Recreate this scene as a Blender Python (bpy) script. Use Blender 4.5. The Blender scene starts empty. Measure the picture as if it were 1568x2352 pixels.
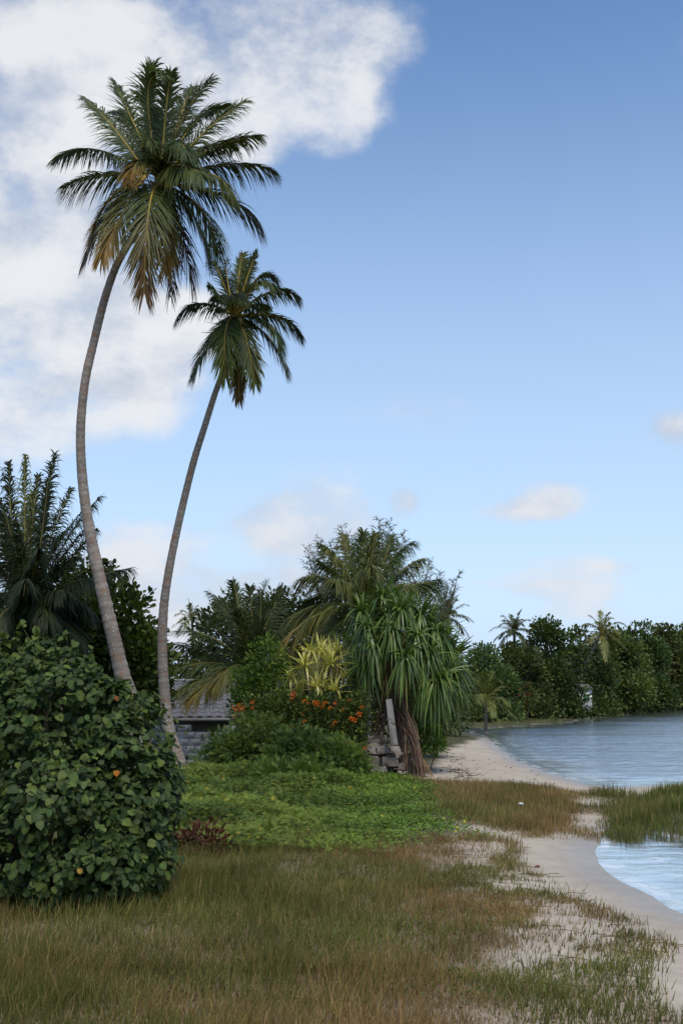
import bpy, math, random
import numpy as np
from mathutils import Matrix, Vector

SC = bpy.context.scene
COL = SC.collection
RAD = math.radians

# ------------------------------------------------------------------ camera
FPX, CX, CY, HOR = 2522.0, 784.0, 1176.0, 1579.0      # measured on a 1568 x 2352 copy of the photo
CAMZ = 2.5
PITCH = math.atan((HOR - CY) / FPX)
cam = bpy.data.cameras.new("camera")
cam.sensor_fit = 'VERTICAL'
cam.sensor_height = 24.0
cam.lens = 24.0 * FPX / 2352.0
cam.clip_start = 0.05
cam.clip_end = 6000
camo = bpy.data.objects.new("camera", cam)
camo.location = (0, 0, CAMZ)
camo.rotation_euler = (math.pi / 2 + PITCH, 0, 0)
COL.objects.link(camo)
SC.camera = camo

# ------------------------------------------------------------------ light, sky, exposure
SUN_EL, SUN_AZ = RAD(60), RAD(160)          # azimuth from +Y towards +X: behind the camera, a little to the right
SKY_STRENGTH = 0.10
SUN_STRENGTH = 2.2
EXPOSURE = 0.60
SC.view_settings.view_transform = 'Standard'
SC.view_settings.look = 'None'
SC.view_settings.gamma = 1.0
SC.view_settings.use_curve_mapping = False
SC.view_settings.exposure = EXPOSURE
SC.render.engine = 'CYCLES'
SC.cycles.max_bounces = 5
SC.cycles.transparent_max_bounces = 6
SC.cycles.caustics_reflective = False
SC.cycles.caustics_refractive = False

sun = bpy.data.lights.new("sun", 'SUN')
sun.energy = SUN_STRENGTH
sun.angle = RAD(18)
sun.color = (1.0, 0.92, 0.82)
suno = bpy.data.objects.new("sun", sun)
COL.objects.link(suno)
sd_ = Vector((math.sin(SUN_AZ) * math.cos(SUN_EL), math.cos(SUN_AZ) * math.cos(SUN_EL), math.sin(SUN_EL)))
suno.rotation_euler = (-sd_).to_track_quat('-Z', 'Y').to_euler()
suno.location = sd_ * 50


def ray(px, py):
    a, b = (px - CX) / FPX, -(py - CY) / FPX
    c, s = math.cos(PITCH), math.sin(PITCH)
    return np.array([a, c - s * b, s + c * b])


def at(px, py, Y):
    """world point seen at a pixel of the measured copy, Y metres ahead of the camera"""
    d = ray(px, py)
    return np.array([0, 0, CAMZ]) + d * (Y / d[1])


def ong(px, py, z=0.3):
    d = ray(px, py)
    return np.array([0, 0, CAMZ]) + d * ((z - CAMZ) / d[2])


class NT:
    """small helper for node trees"""
    def __init__(s, tree):
        s.t = tree
        s.n, s.l = tree.nodes, tree.links
        s.n.clear()

    def new(s, typ, **kw):
        n = s.n.new(typ)
        for k, v in kw.items():
            if k == 'ins':
                for i, x in v.items():
                    if hasattr(x, 'is_output'):
                        s.l.new(x, n.inputs[i])
                    else:
                        n.inputs[i].default_value = x
            else:
                setattr(n, k, v)
        return n

    def math(s, op, a, b=None, c=None, clamp=False):
        n = s.n.new('ShaderNodeMath')
        n.operation = op
        n.use_clamp = clamp
        for i, x in enumerate((a, b, c)):
            if x is None:
                continue
            if hasattr(x, 'is_output'):
                s.l.new(x, n.inputs[i])
            else:
                n.inputs[i].default_value = x
        return n.outputs[0]

    def vm(s, op, a, b=None, out=0):
        n = s.n.new('ShaderNodeVectorMath')
        n.operation = op
        for i, x in enumerate((a, b)):
            if x is None:
                continue
            if hasattr(x, 'is_output'):
                s.l.new(x, n.inputs[i])
            else:
                n.inputs[i].default_value = x
        return n.outputs[out]

    def ramp(s, x, f0, f1, t0=0.0, t1=1.0, smooth=True):
        n = s.n.new('ShaderNodeMapRange')
        n.interpolation_type = 'SMOOTHSTEP' if smooth else 'LINEAR'
        s.l.new(x, n.inputs[0])
        for i, v in enumerate((f0, f1, t0, t1)):
            n.inputs[1 + i].default_value = v
        return n.outputs[0]

    def mix(s, f, a, b, blend='MIX'):
        n = s.n.new('ShaderNodeMix')
        n.data_type = 'RGBA'
        n.blend_type = blend
        for i, x in ((0, f), (6, a), (7, b)):
            if hasattr(x, 'is_output'):
                s.l.new(x, n.inputs[i])
            else:
                n.inputs[i].default_value = (tuple(x) + (1,)) if (i > 0 and len(x) == 3) else x
        return n.outputs[2]

    def noise(s, vec, scale, detail=4, rough=0.5, dist=0.0, out=0):
        n = s.n.new('ShaderNodeTexNoise')
        if vec is not None:
            s.l.new(vec, n.inputs['Vector'])
        n.inputs['Scale'].default_value = scale
        n.inputs['Detail'].default_value = detail
        n.inputs['Roughness'].default_value = rough
        n.inputs['Distortion'].default_value = dist
        return n.outputs[out]


W = bpy.data.worlds.new("World")
SC.world = W
W.use_nodes = True
w = NT(W.node_tree)
sky = w.new('ShaderNodeTexSky', sky_type='NISHITA', sun_disc=False, sun_elevation=SUN_EL, sun_rotation=SUN_AZ,
            altitude=0, air_density=1.0, dust_density=0.0, ozone_density=4.0)
tc = w.new('ShaderNodeTexCoord')
dirv = tc.outputs['Generated']
sep = w.new('ShaderNodeSeparateXYZ', ins={0: dirv})
yc = w.math('MAXIMUM', sep.outputs[1], 0.05)
u = w.math('DIVIDE', sep.outputs[0], yc)
v = w.math('DIVIDE', sep.outputs[2], yc)
uv = w.new('ShaderNodeCombineXYZ', ins={0: u, 1: v}).outputs[0]
front = w.ramp(sep.outputs[1], 0.05, 0.3)
# cumulus banks: direction (given as pixel of the measured copy), half sizes, weight
CLOUDS = [(40, 120, 230, 190, 1.0), (30, 370, 190, 190, .95), (40, 620, 230, 220, .80), (90, 860, 280, 200, .80),
          (330, 50, 230, 140, .85), (270, 290, 190, 150, .62), (470, 230, 190, 150, .75), (160, 500, 150, 120, .5), (560, 90, 210, 170, .85), (740, 60, 220, 190, .72), (690, 240, 180, 150, .85), (780, 320, 80, 110, .55),
          (560, 330, 170, 100, .62), (860, 70, 130, 120, .55), (860, 280, 90, 100, .42), 
          (330, 760, 190, 130, .8), (440, 740, 90, 70, .6), (340, 930, 110, 110, .45), (150, 760, 200, 120, .5), (40, 990, 170, 70, .6),
          (755, 1150, 190, 95, 1.05), (640, 1215, 220, 60, .85), (930, 1155, 34, 34, .75),
          (1285, 1140, 90, 42, 1.0), (1205, 1175, 110, 28, .8), (1545, 985, 100, 50, .95),
          (310, 1300, 140, 100, 1.0), (390, 1400, 180, 110, 1.0), (680, 1310, 120, 65, .75), (560, 1360, 150, 50, .6), 
          (1240, 1345, 240, 30, .85), (1400, 1300, 220, 28, .85), (1340, 1400, 150, 50, 1.05), 
          (1100, 940, 400, 40, .16),
          (-300, 300, 330, 420, .8), (-350, 800, 300, 300, .6), (200, -250, 600, 200, .6)]
tot = None
for (px, py, rx, ry, wt) in CLOUDS:
    d = ray(px, py)
    sx_, sy_ = FPX / rx, FPX / ry
    n_ = w.new('ShaderNodeVectorMath', operation='MULTIPLY_ADD', ins={0: uv, 1: (sx_, sy_, 0), 2: (-d[0] / d[1] * sx_, -d[2] / d[1] * sy_, 0)})
    ln = w.vm('LENGTH', n_.outputs[0], out=1)
    g = w.math('MULTIPLY_ADD', ln, -wt * 1.12 / 1.5, wt * 1.12, clamp=True)
    tot = g if tot is None else w.math('ADD', tot, g)
tot = w.math('MINIMUM', w.math('MULTIPLY', tot, .92), .86)
tot = w.math('MULTIPLY', tot, front)
# the rest of the sky carries the same loose clouds
fv = w.vm('MULTIPLY', dirv, (1.0, 1.0, 1.5))
fb = w.noise(fv, 6.0, 6.5, .62)
fb2 = w.noise(w.vm('ADD', fv, (0.03, 0.025, -0.04)), 6.0, 2.5, .60)
big = w.noise(fv, 3.1, 1, .5)
gen = w.ramp(big, .50, .72, 0, .75)
inx = w.math('MULTIPLY', w.ramp(w.math('ABSOLUTE', u), .50, .34), w.ramp(v, .62, .50))
inx = w.math('MULTIPLY', inx, front)
tot = w.math('ADD', tot, w.math('MULTIPLY', gen, w.math('SUBTRACT', 1.0, inx)))
nz = w.ramp(tot, .0, .5, .45, 1.0)
cov = w.math('ADD', tot, w.math('MULTIPLY', w.math('MULTIPLY', w.math('SUBTRACT', fb, .5), 2.3), nz))
cov = w.math('ADD', cov, w.math('MULTIPLY', w.math('SUBTRACT', big, .5), .9))
dens = w.ramp(cov, .16, .98)
dens = w.math('MULTIPLY', dens, .93)
lit = w.ramp(w.math('ADD', w.math('SUBTRACT', fb, fb2), w.math('MULTIPLY', w.math('SUBTRACT', cov, .6), .16)), -.16, .17)
k = 1.0 / (SKY_STRENGTH * 2 ** EXPOSURE)
ccol = w.mix(lit, (.52 * k, .58 * k, .69 * k), (.86 * k, .87 * k, .89 * k))
low = w.ramp(sep.outputs[2], .30, .03)
ccol = w.mix(w.math('MULTIPLY', low, .55), ccol, (.70 * k, .74 * k, .82 * k))
hs = w.new('ShaderNodeHueSaturation', ins={'Saturation': 1.08, 'Value': 1.16, 'Color': sky.outputs[0]})
# thin humid haze that whitens the sky towards the horizon, the same all round
hz = w.math('ADD', w.ramp(sep.outputs[2], .63, .10, 0, .70), w.ramp(sep.outputs[2], .14, .02, 0, .28))
skyc = w.mix(hz, hs.outputs[0], (.61 * k, .78 * k, 1.0 * k))
final = w.mix(dens, skyc, ccol)
bg = w.new('ShaderNodeBackground', ins={0: final, 1: SKY_STRENGTH})
w.new('ShaderNodeOutputWorld', ins={0: bg.outputs[0]})
W.cycles.sampling_method = 'MANUAL'
W.cycles.sample_map_resolution = 512

# ------------------------------------------------------------------ numpy helpers
R = np.random.default_rng(7)


def nrm(a):
    a = np.asarray(a, float)
    return a / np.maximum(np.linalg.norm(a, axis=-1, keepdims=True), 1e-9)


class Noise2:
    def __init__(s, seed, n=256):
        s.t = np.random.default_rng(seed).random((n, n))
        s.n = n

    def one(s, x, y):
        xi, yi = np.floor(x).astype(int), np.floor(y).astype(int)
        fx, fy = x - xi, y - yi
        fx, fy = fx * fx * (3 - 2 * fx), fy * fy * (3 - 2 * fy)
        n, t = s.n, s.t
        a, b = t[xi % n, yi % n], t[(xi + 1) % n, yi % n]
        c, d = t[xi % n, (yi + 1) % n], t[(xi + 1) % n, (yi + 1) % n]
        return (a * (1 - fx) + b * fx) * (1 - fy) + (c * (1 - fx) + d * fx) * fy

    def __call__(s, x, y, scale=1.0, oct=3):
        x, y = np.asarray(x) * scale, np.asarray(y) * scale
        o, amp, tot = 0, 1.0, 0
        for i in range(oct):
            o = o + amp * s.one(x * 2 ** i + 17.3 * i, y * 2 ** i + 5.1 * i)
            tot += amp
            amp *= .5
        return o / tot


NA, NB, NC = Noise2(1), Noise2(2), Noise2(3)


def sstep(x, a, b):
    t = np.clip((x - a) / (b - a), 0, 1)
    return t * t * (3 - 2 * t)


def poly_sd(P, poly):
    """signed distance to a closed polygon, positive inside"""
    poly = np.asarray(poly, float)
    P = np.asarray(P, float)
    d = np.full(len(P), 1e18)
    ins = np.zeros(len(P), bool)
    for i in range(len(poly)):
        a, b = poly[i], poly[(i + 1) % len(poly)]
        e = b - a
        wv = P - a
        t = np.clip((wv @ e) / max(e @ e, 1e-12), 0, 1)
        q = wv - t[:, None] * e
        d = np.minimum(d, (q * q).sum(1))
        c = (a[1] > P[:, 1]) != (b[1] > P[:, 1])
        if abs(e[1]) > 1e-12:
            ins ^= c & (P[:, 0] < e[0] * (P[:, 1] - a[1]) / e[1] + a[0])
    d = np.sqrt(d)
    return np.where(ins, d, -d)


def crom(P, n):
    """Catmull-Rom through the points, n samples"""
    P = np.asarray(P, float)
    Q = np.vstack([2 * P[0] - P[1], P, 2 * P[-1] - P[-2]])
    t = np.linspace(0, len(P) - 1 - 1e-6, n)
    i = t.astype(int)
    f = (t - i)[:, None]
    p0, p1, p2, p3 = Q[i], Q[i + 1], Q[i + 2], Q[i + 3]
    return .5 * ((2 * p1) + (-p0 + p2) * f + (2 * p0 - 5 * p1 + 4 * p2 - p3) * f ** 2 + (-p0 + 3 * p1 - 3 * p2 + p3) * f ** 3)


# ------------------------------------------------------------------ mesh building
ORG = {}


class MB:
    def __init__(s):
        s.v, s.f, s.c, s.n = [], [], [], 0

    def add(s, v, f, c):
        v = np.asarray(v, np.float32).reshape(-1, 3)
        f = np.asarray(f, np.int64)
        c = np.asarray(c, np.float32)
        if c.ndim == 1:
            c = np.tile(c, (len(v), 1))
        s.v.append(v)
        s.f.append(f + s.n)
        s.c.append(c)
        s.n += len(v)

    def mesh(s, name, org=(0, 0, 0), smooth=False):
        v = np.vstack(s.v) - np.asarray(org, np.float32)
        c = np.vstack(s.c)
        me = bpy.data.meshes.new(name)
        me.vertices.add(len(v))
        me.vertices.foreach_set('co', v.ravel().astype(np.float32))
        loops = np.concatenate([f.ravel() for f in s.f]).astype(np.int32)
        cnt = np.concatenate([np.full(len(f), f.shape[1], np.int32) for f in s.f])
        st = np.concatenate([[0], np.cumsum(cnt)[:-1]]).astype(np.int32)
        me.loops.add(len(loops))
        me.loops.foreach_set('vertex_index', loops)
        me.polygons.add(len(cnt))
        me.polygons.foreach_set('loop_start', st)
        me.polygons.foreach_set('loop_total', cnt)
        if smooth:
            me.polygons.foreach_set('use_smooth', np.ones(len(cnt), bool))
        a = me.color_attributes.new('Col', 'FLOAT_COLOR', 'POINT')
        a.data.foreach_set('color', np.hstack([c, np.ones((len(c), 1), np.float32)]).ravel().astype(np.float32))
        me.update(calc_edges=True)
        return me

    def build(s, name, mat, parent=None, smooth=False):
        org = ORG.get(parent, (0, 0, 0))
        me = s.mesh(name, org, smooth)
        return link(name, me, mat, parent)


def link(name, me, mat, parent=None):
    if mat is not None and not me.materials:
        me.materials.append(mat)
    o = bpy.data.objects.new(name, me)
    COL.objects.link(o)
    if parent is not None:
        o.parent = parent
        ORG[o] = ORG.get(parent, (0, 0, 0))
    return o


def tag(o, label=None, cat=None, group=None, kind=None):
    if label:
        o['label'] = label
    if cat:
        o['category'] = cat
    if group:
        o['group'] = group
    if kind:
        o['kind'] = kind
    return o


def thing(name, label, cat, loc, group=None):
    o = bpy.data.objects.new(name, None)
    o.empty_display_size = .2
    o.location = tuple(float(x) for x in loc)
    COL.objects.link(o)
    ORG[o] = tuple(float(x) for x in loc)
    return tag(o, label, cat, group)


def frames(P):
    T = np.gradient(P, axis=0)
    T = nrm(T)
    ref = np.array([0., 0, 1]) if abs(T[len(T) // 2][2]) < .85 else np.array([0., 1, 0])
    A = nrm(np.cross(T, ref))
    B = np.cross(T, A)
    return T, A, B


def tube(mb, P, r, sides, col, cap=True):
    P = np.asarray(P, float)
    K = len(P)
    r = np.broadcast_to(np.asarray(r, float), (K,))
    T, A, B = frames(P)
    th = np.linspace(0, 2 * np.pi, sides, endpoint=False)
    V = P[:, None] + r[:, None, None] * (A[:, None] * np.cos(th)[None, :, None] + B[:, None] * np.sin(th)[None, :, None])
    i = np.arange(K - 1)[:, None] * sides
    j = np.arange(sides)[None]
    j2 = (j + 1) % sides
    f = np.stack([i + j, i + j2, i + sides + j2, i + sides + j], -1).reshape(-1, 4)
    col = np.asarray(col, float)
    if col.ndim == 2:
        col = np.repeat(col, sides, 0)
    mb.add(V.reshape(-1, 3), f, col)
    if cap:
        c1 = col[-1] if col.ndim == 2 else col
        mb.add(np.vstack([V[-1], P[-1:]]), [[a, (a + 1) % sides, sides] for a in range(sides)], c1)


def scatter(mb, tmpl, pos, axis, normal, size, col, jit=None):
    """copy a small template (verts, faces, shade) to many frames inside one mesh"""
    V, F = tmpl[0], tmpl[1]
    sh = tmpl[2] if len(tmpl) > 2 else np.ones(len(V))
    ax = nrm(axis)
    sd = nrm(np.cross(normal, ax))
    nn = np.cross(ax, sd)
    size = np.broadcast_to(np.asarray(size, float), (len(pos),))
    P = pos[:, None] + size[:, None, None] * (V[None, :, 0, None] * ax[:, None] + V[None, :, 1, None] * sd[:, None] + V[None, :, 2, None] * nn[:, None])
    k = len(V)
    f = (np.arange(len(pos)) * k)[:, None, None] + F[None]
    C = np.asarray(col, float)
    if C.ndim == 1:
        C = np.tile(C, (len(pos), 1))
    C = (C[:, None] * sh[None, :, None]).reshape(-1, 3)
    mb.add(P.reshape(-1, 3), f.reshape(-1, F.shape[1]), C)


def blades(mb, base, d, side, L, wd, droop, nseg, c0, c1, prof=None, fold=0.0, cedge=None):
    """many bending strap leaves in one go; d start direction, droop pulls down with t squared"""
    N = len(base)
    t = np.linspace(0, 1, nseg + 1)
    if prof is None:
        prof = np.where(t < .999, 1 - .75 * t ** 2, .04)
    else:
        prof = np.interp(t, np.linspace(0, 1, len(prof)), prof)
    droop = np.broadcast_to(np.asarray(droop, float), (N,))
    L = np.broadcast_to(np.asarray(L, float), (N,))
    Ls = L / np.sqrt(1 + .6 * droop ** 2)
    down = np.array([0, 0, -1.0])
    P = base[:, None] + Ls[:, None, None] * (t[None, :, None] * d[:, None] + (droop[:, None] * t[None] ** 2)[..., None] * down)
    wv = (np.broadcast_to(wd, (N,))[:, None] * prof[None] * .5)[..., None] * side[:, None]
    c0, c1 = np.asarray(c0, float), np.asarray(c1, float)
    if c0.ndim == 1:
        c0 = np.tile(c0, (N, 1))
    if c1.ndim == 1:
        c1 = np.tile(c1, (N, 1))
    C = c0[:, None] * (1 - t)[None, :, None] + c1[:, None] * t[None, :, None]
    m = nseg + 1
    if fold > 0:
        up = nrm(np.cross(side, d))
        lift = (np.broadcast_to(wd, (N,))[:, None] * prof[None] * fold)[..., None] * up[:, None]
        V = np.stack([P - wv + lift, P, P + wv + lift], 2).reshape(-1, 3)
        CE = C if cedge is None else np.broadcast_to(np.asarray(cedge, float), (N, 3))[:, None] * np.ones((1, m, 1))
        CC = np.stack([CE, C, CE], 2).reshape(-1, 3)
        i = (np.arange(N) * m * 3)[:, None] + (np.arange(nseg) * 3)[None]
        i = i.ravel()
        f = np.vstack([np.stack([i, i + 1, i + 4, i + 3], 1), np.stack([i + 1, i + 2, i + 5, i + 4], 1)])
    else:
        V = np.stack([P - wv, P + wv], 2).reshape(-1, 3)
        CC = np.repeat(C.reshape(-1, 3), 2, 0)
        i = (np.arange(N) * m * 2)[:, None] + (np.arange(nseg) * 2)[None]
        i = i.ravel()
        f = np.stack([i, i + 1, i + 3, i + 2], 1)
    mb.add(V, f, CC)


def box_verts(sx, sy, sz):
    x, y, z = sx / 2, sy / 2, sz / 2
    v = np.array([[-x, -y, -z], [x, -y, -z], [x, y, -z], [-x, y, -z], [-x, -y, z], [x, -y, z], [x, y, z], [-x, y, z]])
    f = np.array([[0, 3, 2, 1], [4, 5, 6, 7], [0, 1, 5, 4], [1, 2, 6, 5], [2, 3, 7, 6], [3, 0, 4, 7]])
    return v, f


def chamfer_box(sx, sy, sz, b, rng=None, jit=0.0):
    """box with bevelled edges: 24 corner points"""
    v, f = [], []
    c = {}
    for ix in (-1, 1):
        for iy in (-1, 1):
            for iz in (-1, 1):
                j = rng.normal(0, jit, 3) if (rng is not None and jit > 0) else np.zeros(3)
                x, y, z = ix * sx / 2 + j[0], iy * sy / 2 + j[1], iz * sz / 2 + j[2]
                c[ix, iy, iz, 0] = len(v); v.append((x, y - iy * b, z - iz * b))
                c[ix, iy, iz, 1] = len(v); v.append((x - ix * b, y, z - iz * b))
                c[ix, iy, iz, 2] = len(v); v.append((x - ix * b, y - iy * b, z))
    q, t = [], []
    o = [(-1, -1), (1, -1), (1, 1), (-1, 1)]
    for s in (-1, 1):
        q.append([c[s, a, b_, 0] for a, b_ in o])
        q.append([c[a, s, b_, 1] for a, b_ in o])
        q.append([c[a, b_, s, 2] for a, b_ in o])
    for a in (-1, 1):
        for b_ in (-1, 1):
            q.append([c[-1, a, b_, 1], c[1, a, b_, 1], c[1, a, b_, 2], c[-1, a, b_, 2]])
            q.append([c[a, -1, b_, 0], c[a, 1, b_, 0], c[a, 1, b_, 2], c[a, -1, b_, 2]])
            q.append([c[a, b_, -1, 0], c[a, b_, 1, 0], c[a, b_, 1, 1], c[a, b_, -1, 1]])
    for ix in (-1, 1):
        for iy in (-1, 1):
            for iz in (-1, 1):
                t.append([c[ix, iy, iz, 0], c[ix, iy, iz, 1], c[ix, iy, iz, 2]])
    return np.array(v), np.array(q), np.array(t)


# leaf templates: x along the leaf, y across, z along the normal
def diamond(w=.5, fold=.08):
    V = np.array([[0, 0, 0], [.45, w / 2, fold], [1, 0, -.06], [.45, -w / 2, fold]])
    return V, np.array([[0, 1, 2], [0, 2, 3]]), np.array([.85, 1.05, 1.0, 1.0])


def heart(w=1.0, curl=.08):
    V = np.array([[0, 0, 0], [.35, 0, -.03], [.7, 0, -.03], [1, 0, -.12],
                  [-.05, .30 * w, curl * .8], [.20, .49 * w, curl], [.58, .43 * w, curl * .6], [.85, .21 * w, 0],
                  [-.05, -.30 * w, curl * .8], [.20, -.49 * w, curl], [.58, -.43 * w, curl * .6], [.85, -.21 * w, 0]])
    F = np.array([[0, 1, 5, 4], [1, 2, 6, 5], [2, 3, 7, 6], [0, 8, 9, 1], [1, 9, 10, 2], [2, 10, 11, 3]])
    return V, F, np.array([1.12, 1.08, 1.05, 1.0] + [.96, .93, .95, 1.0] * 2)


def oval(w=.55):
    V = np.array([[0, 0, 0], [.3, w * .42, .05], [.75, w * .5, .04], [1, 0, -.08], [.75, -w * .5, .04], [.3, -w * .42, .05], [.5, 0, -.02]])
    F = np.array([[0, 6, 2, 1], [6, 3, 2, 2], [0, 5, 4, 6], [6, 4, 3, 3]])
    F = np.array([[0, 6, 1], [1, 6, 2], [6, 3, 2], [0, 5, 6], [5, 4, 6], [6, 4, 3]])
    return V, F, np.array([1.05, .98, .98, 1, .98, .98, 1.08])


def pinnate(n=7, w=.16, ang=55, ll=.32):
    V, F, k = [], [], 0
    a = RAD(ang)
    for i in range(n):
        t = .12 + .85 * i / (n - 1)
        l = ll * (1 - .45 * abs(t - .45))
        for s in (-1, 1):
            dx, dy = math.cos(a), s * math.sin(a)
            b = np.array([t, 0, 0])
            e = b + l * np.array([dx, dy, -.12])
            m = (b + e) / 2
            o = np.array([-dy, dx, 0]) * w * l
            V += [b, m + o, e, m - o]
            F.append([k, k + 1, k + 2, k + 3])
            k += 4
    return np.array(V), np.array(F), np.ones(len(V))


# ------------------------------------------------------------------ materials
def mat_leaf(name, rough=.5, spec=.35, trans=.28, nscale=6.0, namp=.45, tint=(1.62, 1.50, 1.05)):
    m = bpy.data.materials.new(name)
    m.use_nodes = True
    t = NT(m.node_tree)
    a = t.new('ShaderNodeVertexColor', layer_name='Col')
    geo = t.new('ShaderNodeNewGeometry')
    oi = t.new('ShaderNodeObjectInfo')
    n1 = t.noise(geo.outputs['Position'], nscale, 3, .6)
    fac = t.ramp(n1, .25, .75, 1 - namp, 1 + namp, False)
    fac2 = t.math('MULTIPLY', fac, t.ramp(oi.outputs['Random'], 0, 1, .86, 1.14, False))
    c = t.mix(1.0, a.outputs[0], t.new('ShaderNodeCombineColor', ins={0: fac2, 1: fac2, 2: fac2}).outputs[0], 'MULTIPLY')
    c = t.mix(1.0, c, tint, 'MULTIPLY')
    p = t.new('ShaderNodeBsdfPrincipled', ins={'Base Color': c, 'Roughness': rough, 'Specular IOR Level': spec})
    tr = t.new('ShaderNodeBsdfTranslucent', ins={0: t.mix(1.0, c, (1.25, 1.3, .6), 'MULTIPLY')})
    mx = t.new('ShaderNodeMixShader', ins={0: trans, 1: p.outputs[0], 2: tr.outputs[0]})
    t.new('ShaderNodeOutputMaterial', ins={0: mx.outputs[0]})
    return m


def mat_rough(name, nscale=8.0, namp=.35, bump=.3, bscale=25.0, rough=.85, spec=.2, stretch=(1, 1, 1), spots=None):
    m = bpy.data.materials.new(name)
    m.use_nodes = True
    t = NT(m.node_tree)
    a = t.new('ShaderNodeVertexColor', layer_name='Col')
    geo = t.new('ShaderNodeNewGeometry')
    pos = t.vm('MULTIPLY', geo.outputs['Position'], stretch)
    n1 = t.noise(pos, nscale, 6, .65)
    fac = t.ramp(n1, .25, .75, 1 - namp, 1 + namp, False)
    c = t.mix(1.0, a.outputs[0], t.new('ShaderNodeCombineColor', ins={0: fac, 1: fac, 2: fac}).outputs[0], 'MULTIPLY')
    if spots:
        n3 = t.noise(geo.outputs['Position'], spots[0], 3, .5)
        c = t.mix(t.ramp(n3, spots[1], spots[1] + .08), c, spots[2])
        n4 = t.noise(t.vm('ADD', geo.outputs['Position'], (7, 3, 1)), spots[0] * .3, 4, .6)
        c = t.mix(t.math('MULTIPLY', t.ramp(n4, .5, .68), .7), c, spots[3])
    n2 = t.noise(pos, bscale, 6, .6)
    b = t.new('ShaderNodeBump', ins={'Strength': bump, 'Distance': .02, 'Height': n2})
    p = t.new('ShaderNodeBsdfPrincipled', ins={'Base Color': c, 'Roughness': rough, 'Specular IOR Level': spec, 'Normal': b.outputs[0]})
    t.new('ShaderNodeOutputMaterial', ins={0: p.outputs[0]})
    return m


M = {}
M['leaf'] = mat_leaf('leaf_broad', .58, .22, .28)
M['palm'] = mat_leaf('leaf_palm', .5, .22, .22, 2.5, .3)
M['strap'] = mat_leaf('leaf_strap', .40, .4, .2, 3.0, .3)
M['grass'] = mat_leaf('leaf_grass', .65, .2, .3, 1.2, .3)
M['needle'] = mat_leaf('leaf_needle', .7, .15, .2, 1.5, .3)
M['petal'] = mat_leaf('petal', .6, .2, .35, 9.0, .2)
M['bark'] = mat_rough('bark', 3.0, .35, .5, 18, .9, .15)
M['trunk'] = mat_rough('palm_bark', 2.2, .30, .6, 30, .85, .2, (1, 1, 2.6), (22.0, .61, (.40, .39, .35), (.23, .115, .065)))
M['root'] = mat_rough('root_bark', 6.0, .35, .3, 40, .8, .2)
M['concrete'] = mat_rough('concrete', 5.0, .35, .5, 45, .92, .15, (1, 1, 1), (3.0, .60, (.07, .065, .055), (.13, .12, .10)))
M['stone'] = mat_rough('stone', 4.0, .5, .9, 14, .92, .15, (1, 1, 1), (6.0, .62, (.32, .30, .27), (.10, .075, .055)))
M['tile'] = mat_rough('roof_tile', 3.0, .35, .2, 30, .65, .3)
M['paint'] = mat_rough('painted_wall', 2.0, .12, .1, 20, .7, .3)
M['husk'] = mat_rough('coconut_husk', 7.0, .3, .2, 30, .6, .3)
M['wrack'] = mat_rough('dry_weed', 9.0, .4, .3, 40, .9, .1)
M['plastic'] = mat_rough('white_plastic', 9.0, .06, .05, 40, .35, .4)

# ------------------------------------------------------------------ shoreline, ground, water
def gp(L, z=0.0):
    return [tuple(ong(px, py, z)[:2]) for px, py in L]


lag = gp([(1076, 1684), (1102, 1689), (1129, 1701), (1149, 1720), (1172, 1735), (1204, 1753), (1235, 1767), (1286, 1783), (1329, 1796), (1353, 1804),
          (1400, 1809), (1480, 1805), (1568, 1800), (1700, 1796)])
pool = gp([(1800, 1935), (1640, 1930), (1568, 1920), (1530, 1908), (1490, 1899), (1440, 1901), (1405, 1909), (1381, 1925), (1367, 1948), (1366, 1970),
           (1385, 1996), (1420, 2020), (1460, 2042), (1500, 2064), (1545, 2086), (1620, 2115), (1740, 2150), (1950, 2200)])
far = gp([(1900, 1603), (1700, 1611), (1568, 1617), (1480, 1627), (1424, 1641), (1345, 1650), (1286, 1662), (1222, 1664), (1219, 1667), (1188, 1669), (1149, 1671), (1122, 1673), (1090, 1679)])
lagc = [tuple(p) for p in crom(lag, 60)]
poolc = [tuple(p) for p in crom(pool, 60)]
farc = [tuple(p) for p in crom(far[:8], 40)] + far[8:]
SHORE = lagc + [(14.5, 22.5), (15.0, 18.5)] + poolc + [(14, 7.5), (30, 4), (2400, -40), (2400, 600), (300, 420), (130, 200)] + farc
SHORE = np.array(SHORE)
_j = np.random.default_rng(5)


def shore_d(x, y):
    """metres landward of the water line (negative in the water)"""
    P = np.stack([np.ravel(x), np.ravel(y)], 1)
    d = -poly_sd(P, SHORE)
    amp = np.clip(.02 * np.hypot(P[:, 0], P[:, 1]), .05, 1.5) * .5
    return d + (NA(P[:, 0], P[:, 1], 1.3, 3) - .5) * np.minimum(amp, .5)


def height(x, y, d=None):
    if d is None:
        d = shore_d(x, y)
    x, y = np.ravel(x), np.ravel(y)
    land = .36 * (1 - np.exp(-np.maximum(d, 0) * .17)) + np.clip((d - 6) * .004, 0, .4)
    lump = ((NB(x, y, .9, 3) - .5) * .10 + (NC(x, y, 3.3, 2) - .5) * .035) * sstep(d, .3, 2.5)
    sea = -np.minimum(np.maximum(-d, 0) * .09, 1.4)
    return np.where(d > 0, land + lump, sea)


def gz(x, y):
    return float(height(np.array([x]), np.array([y]))[0])


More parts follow.
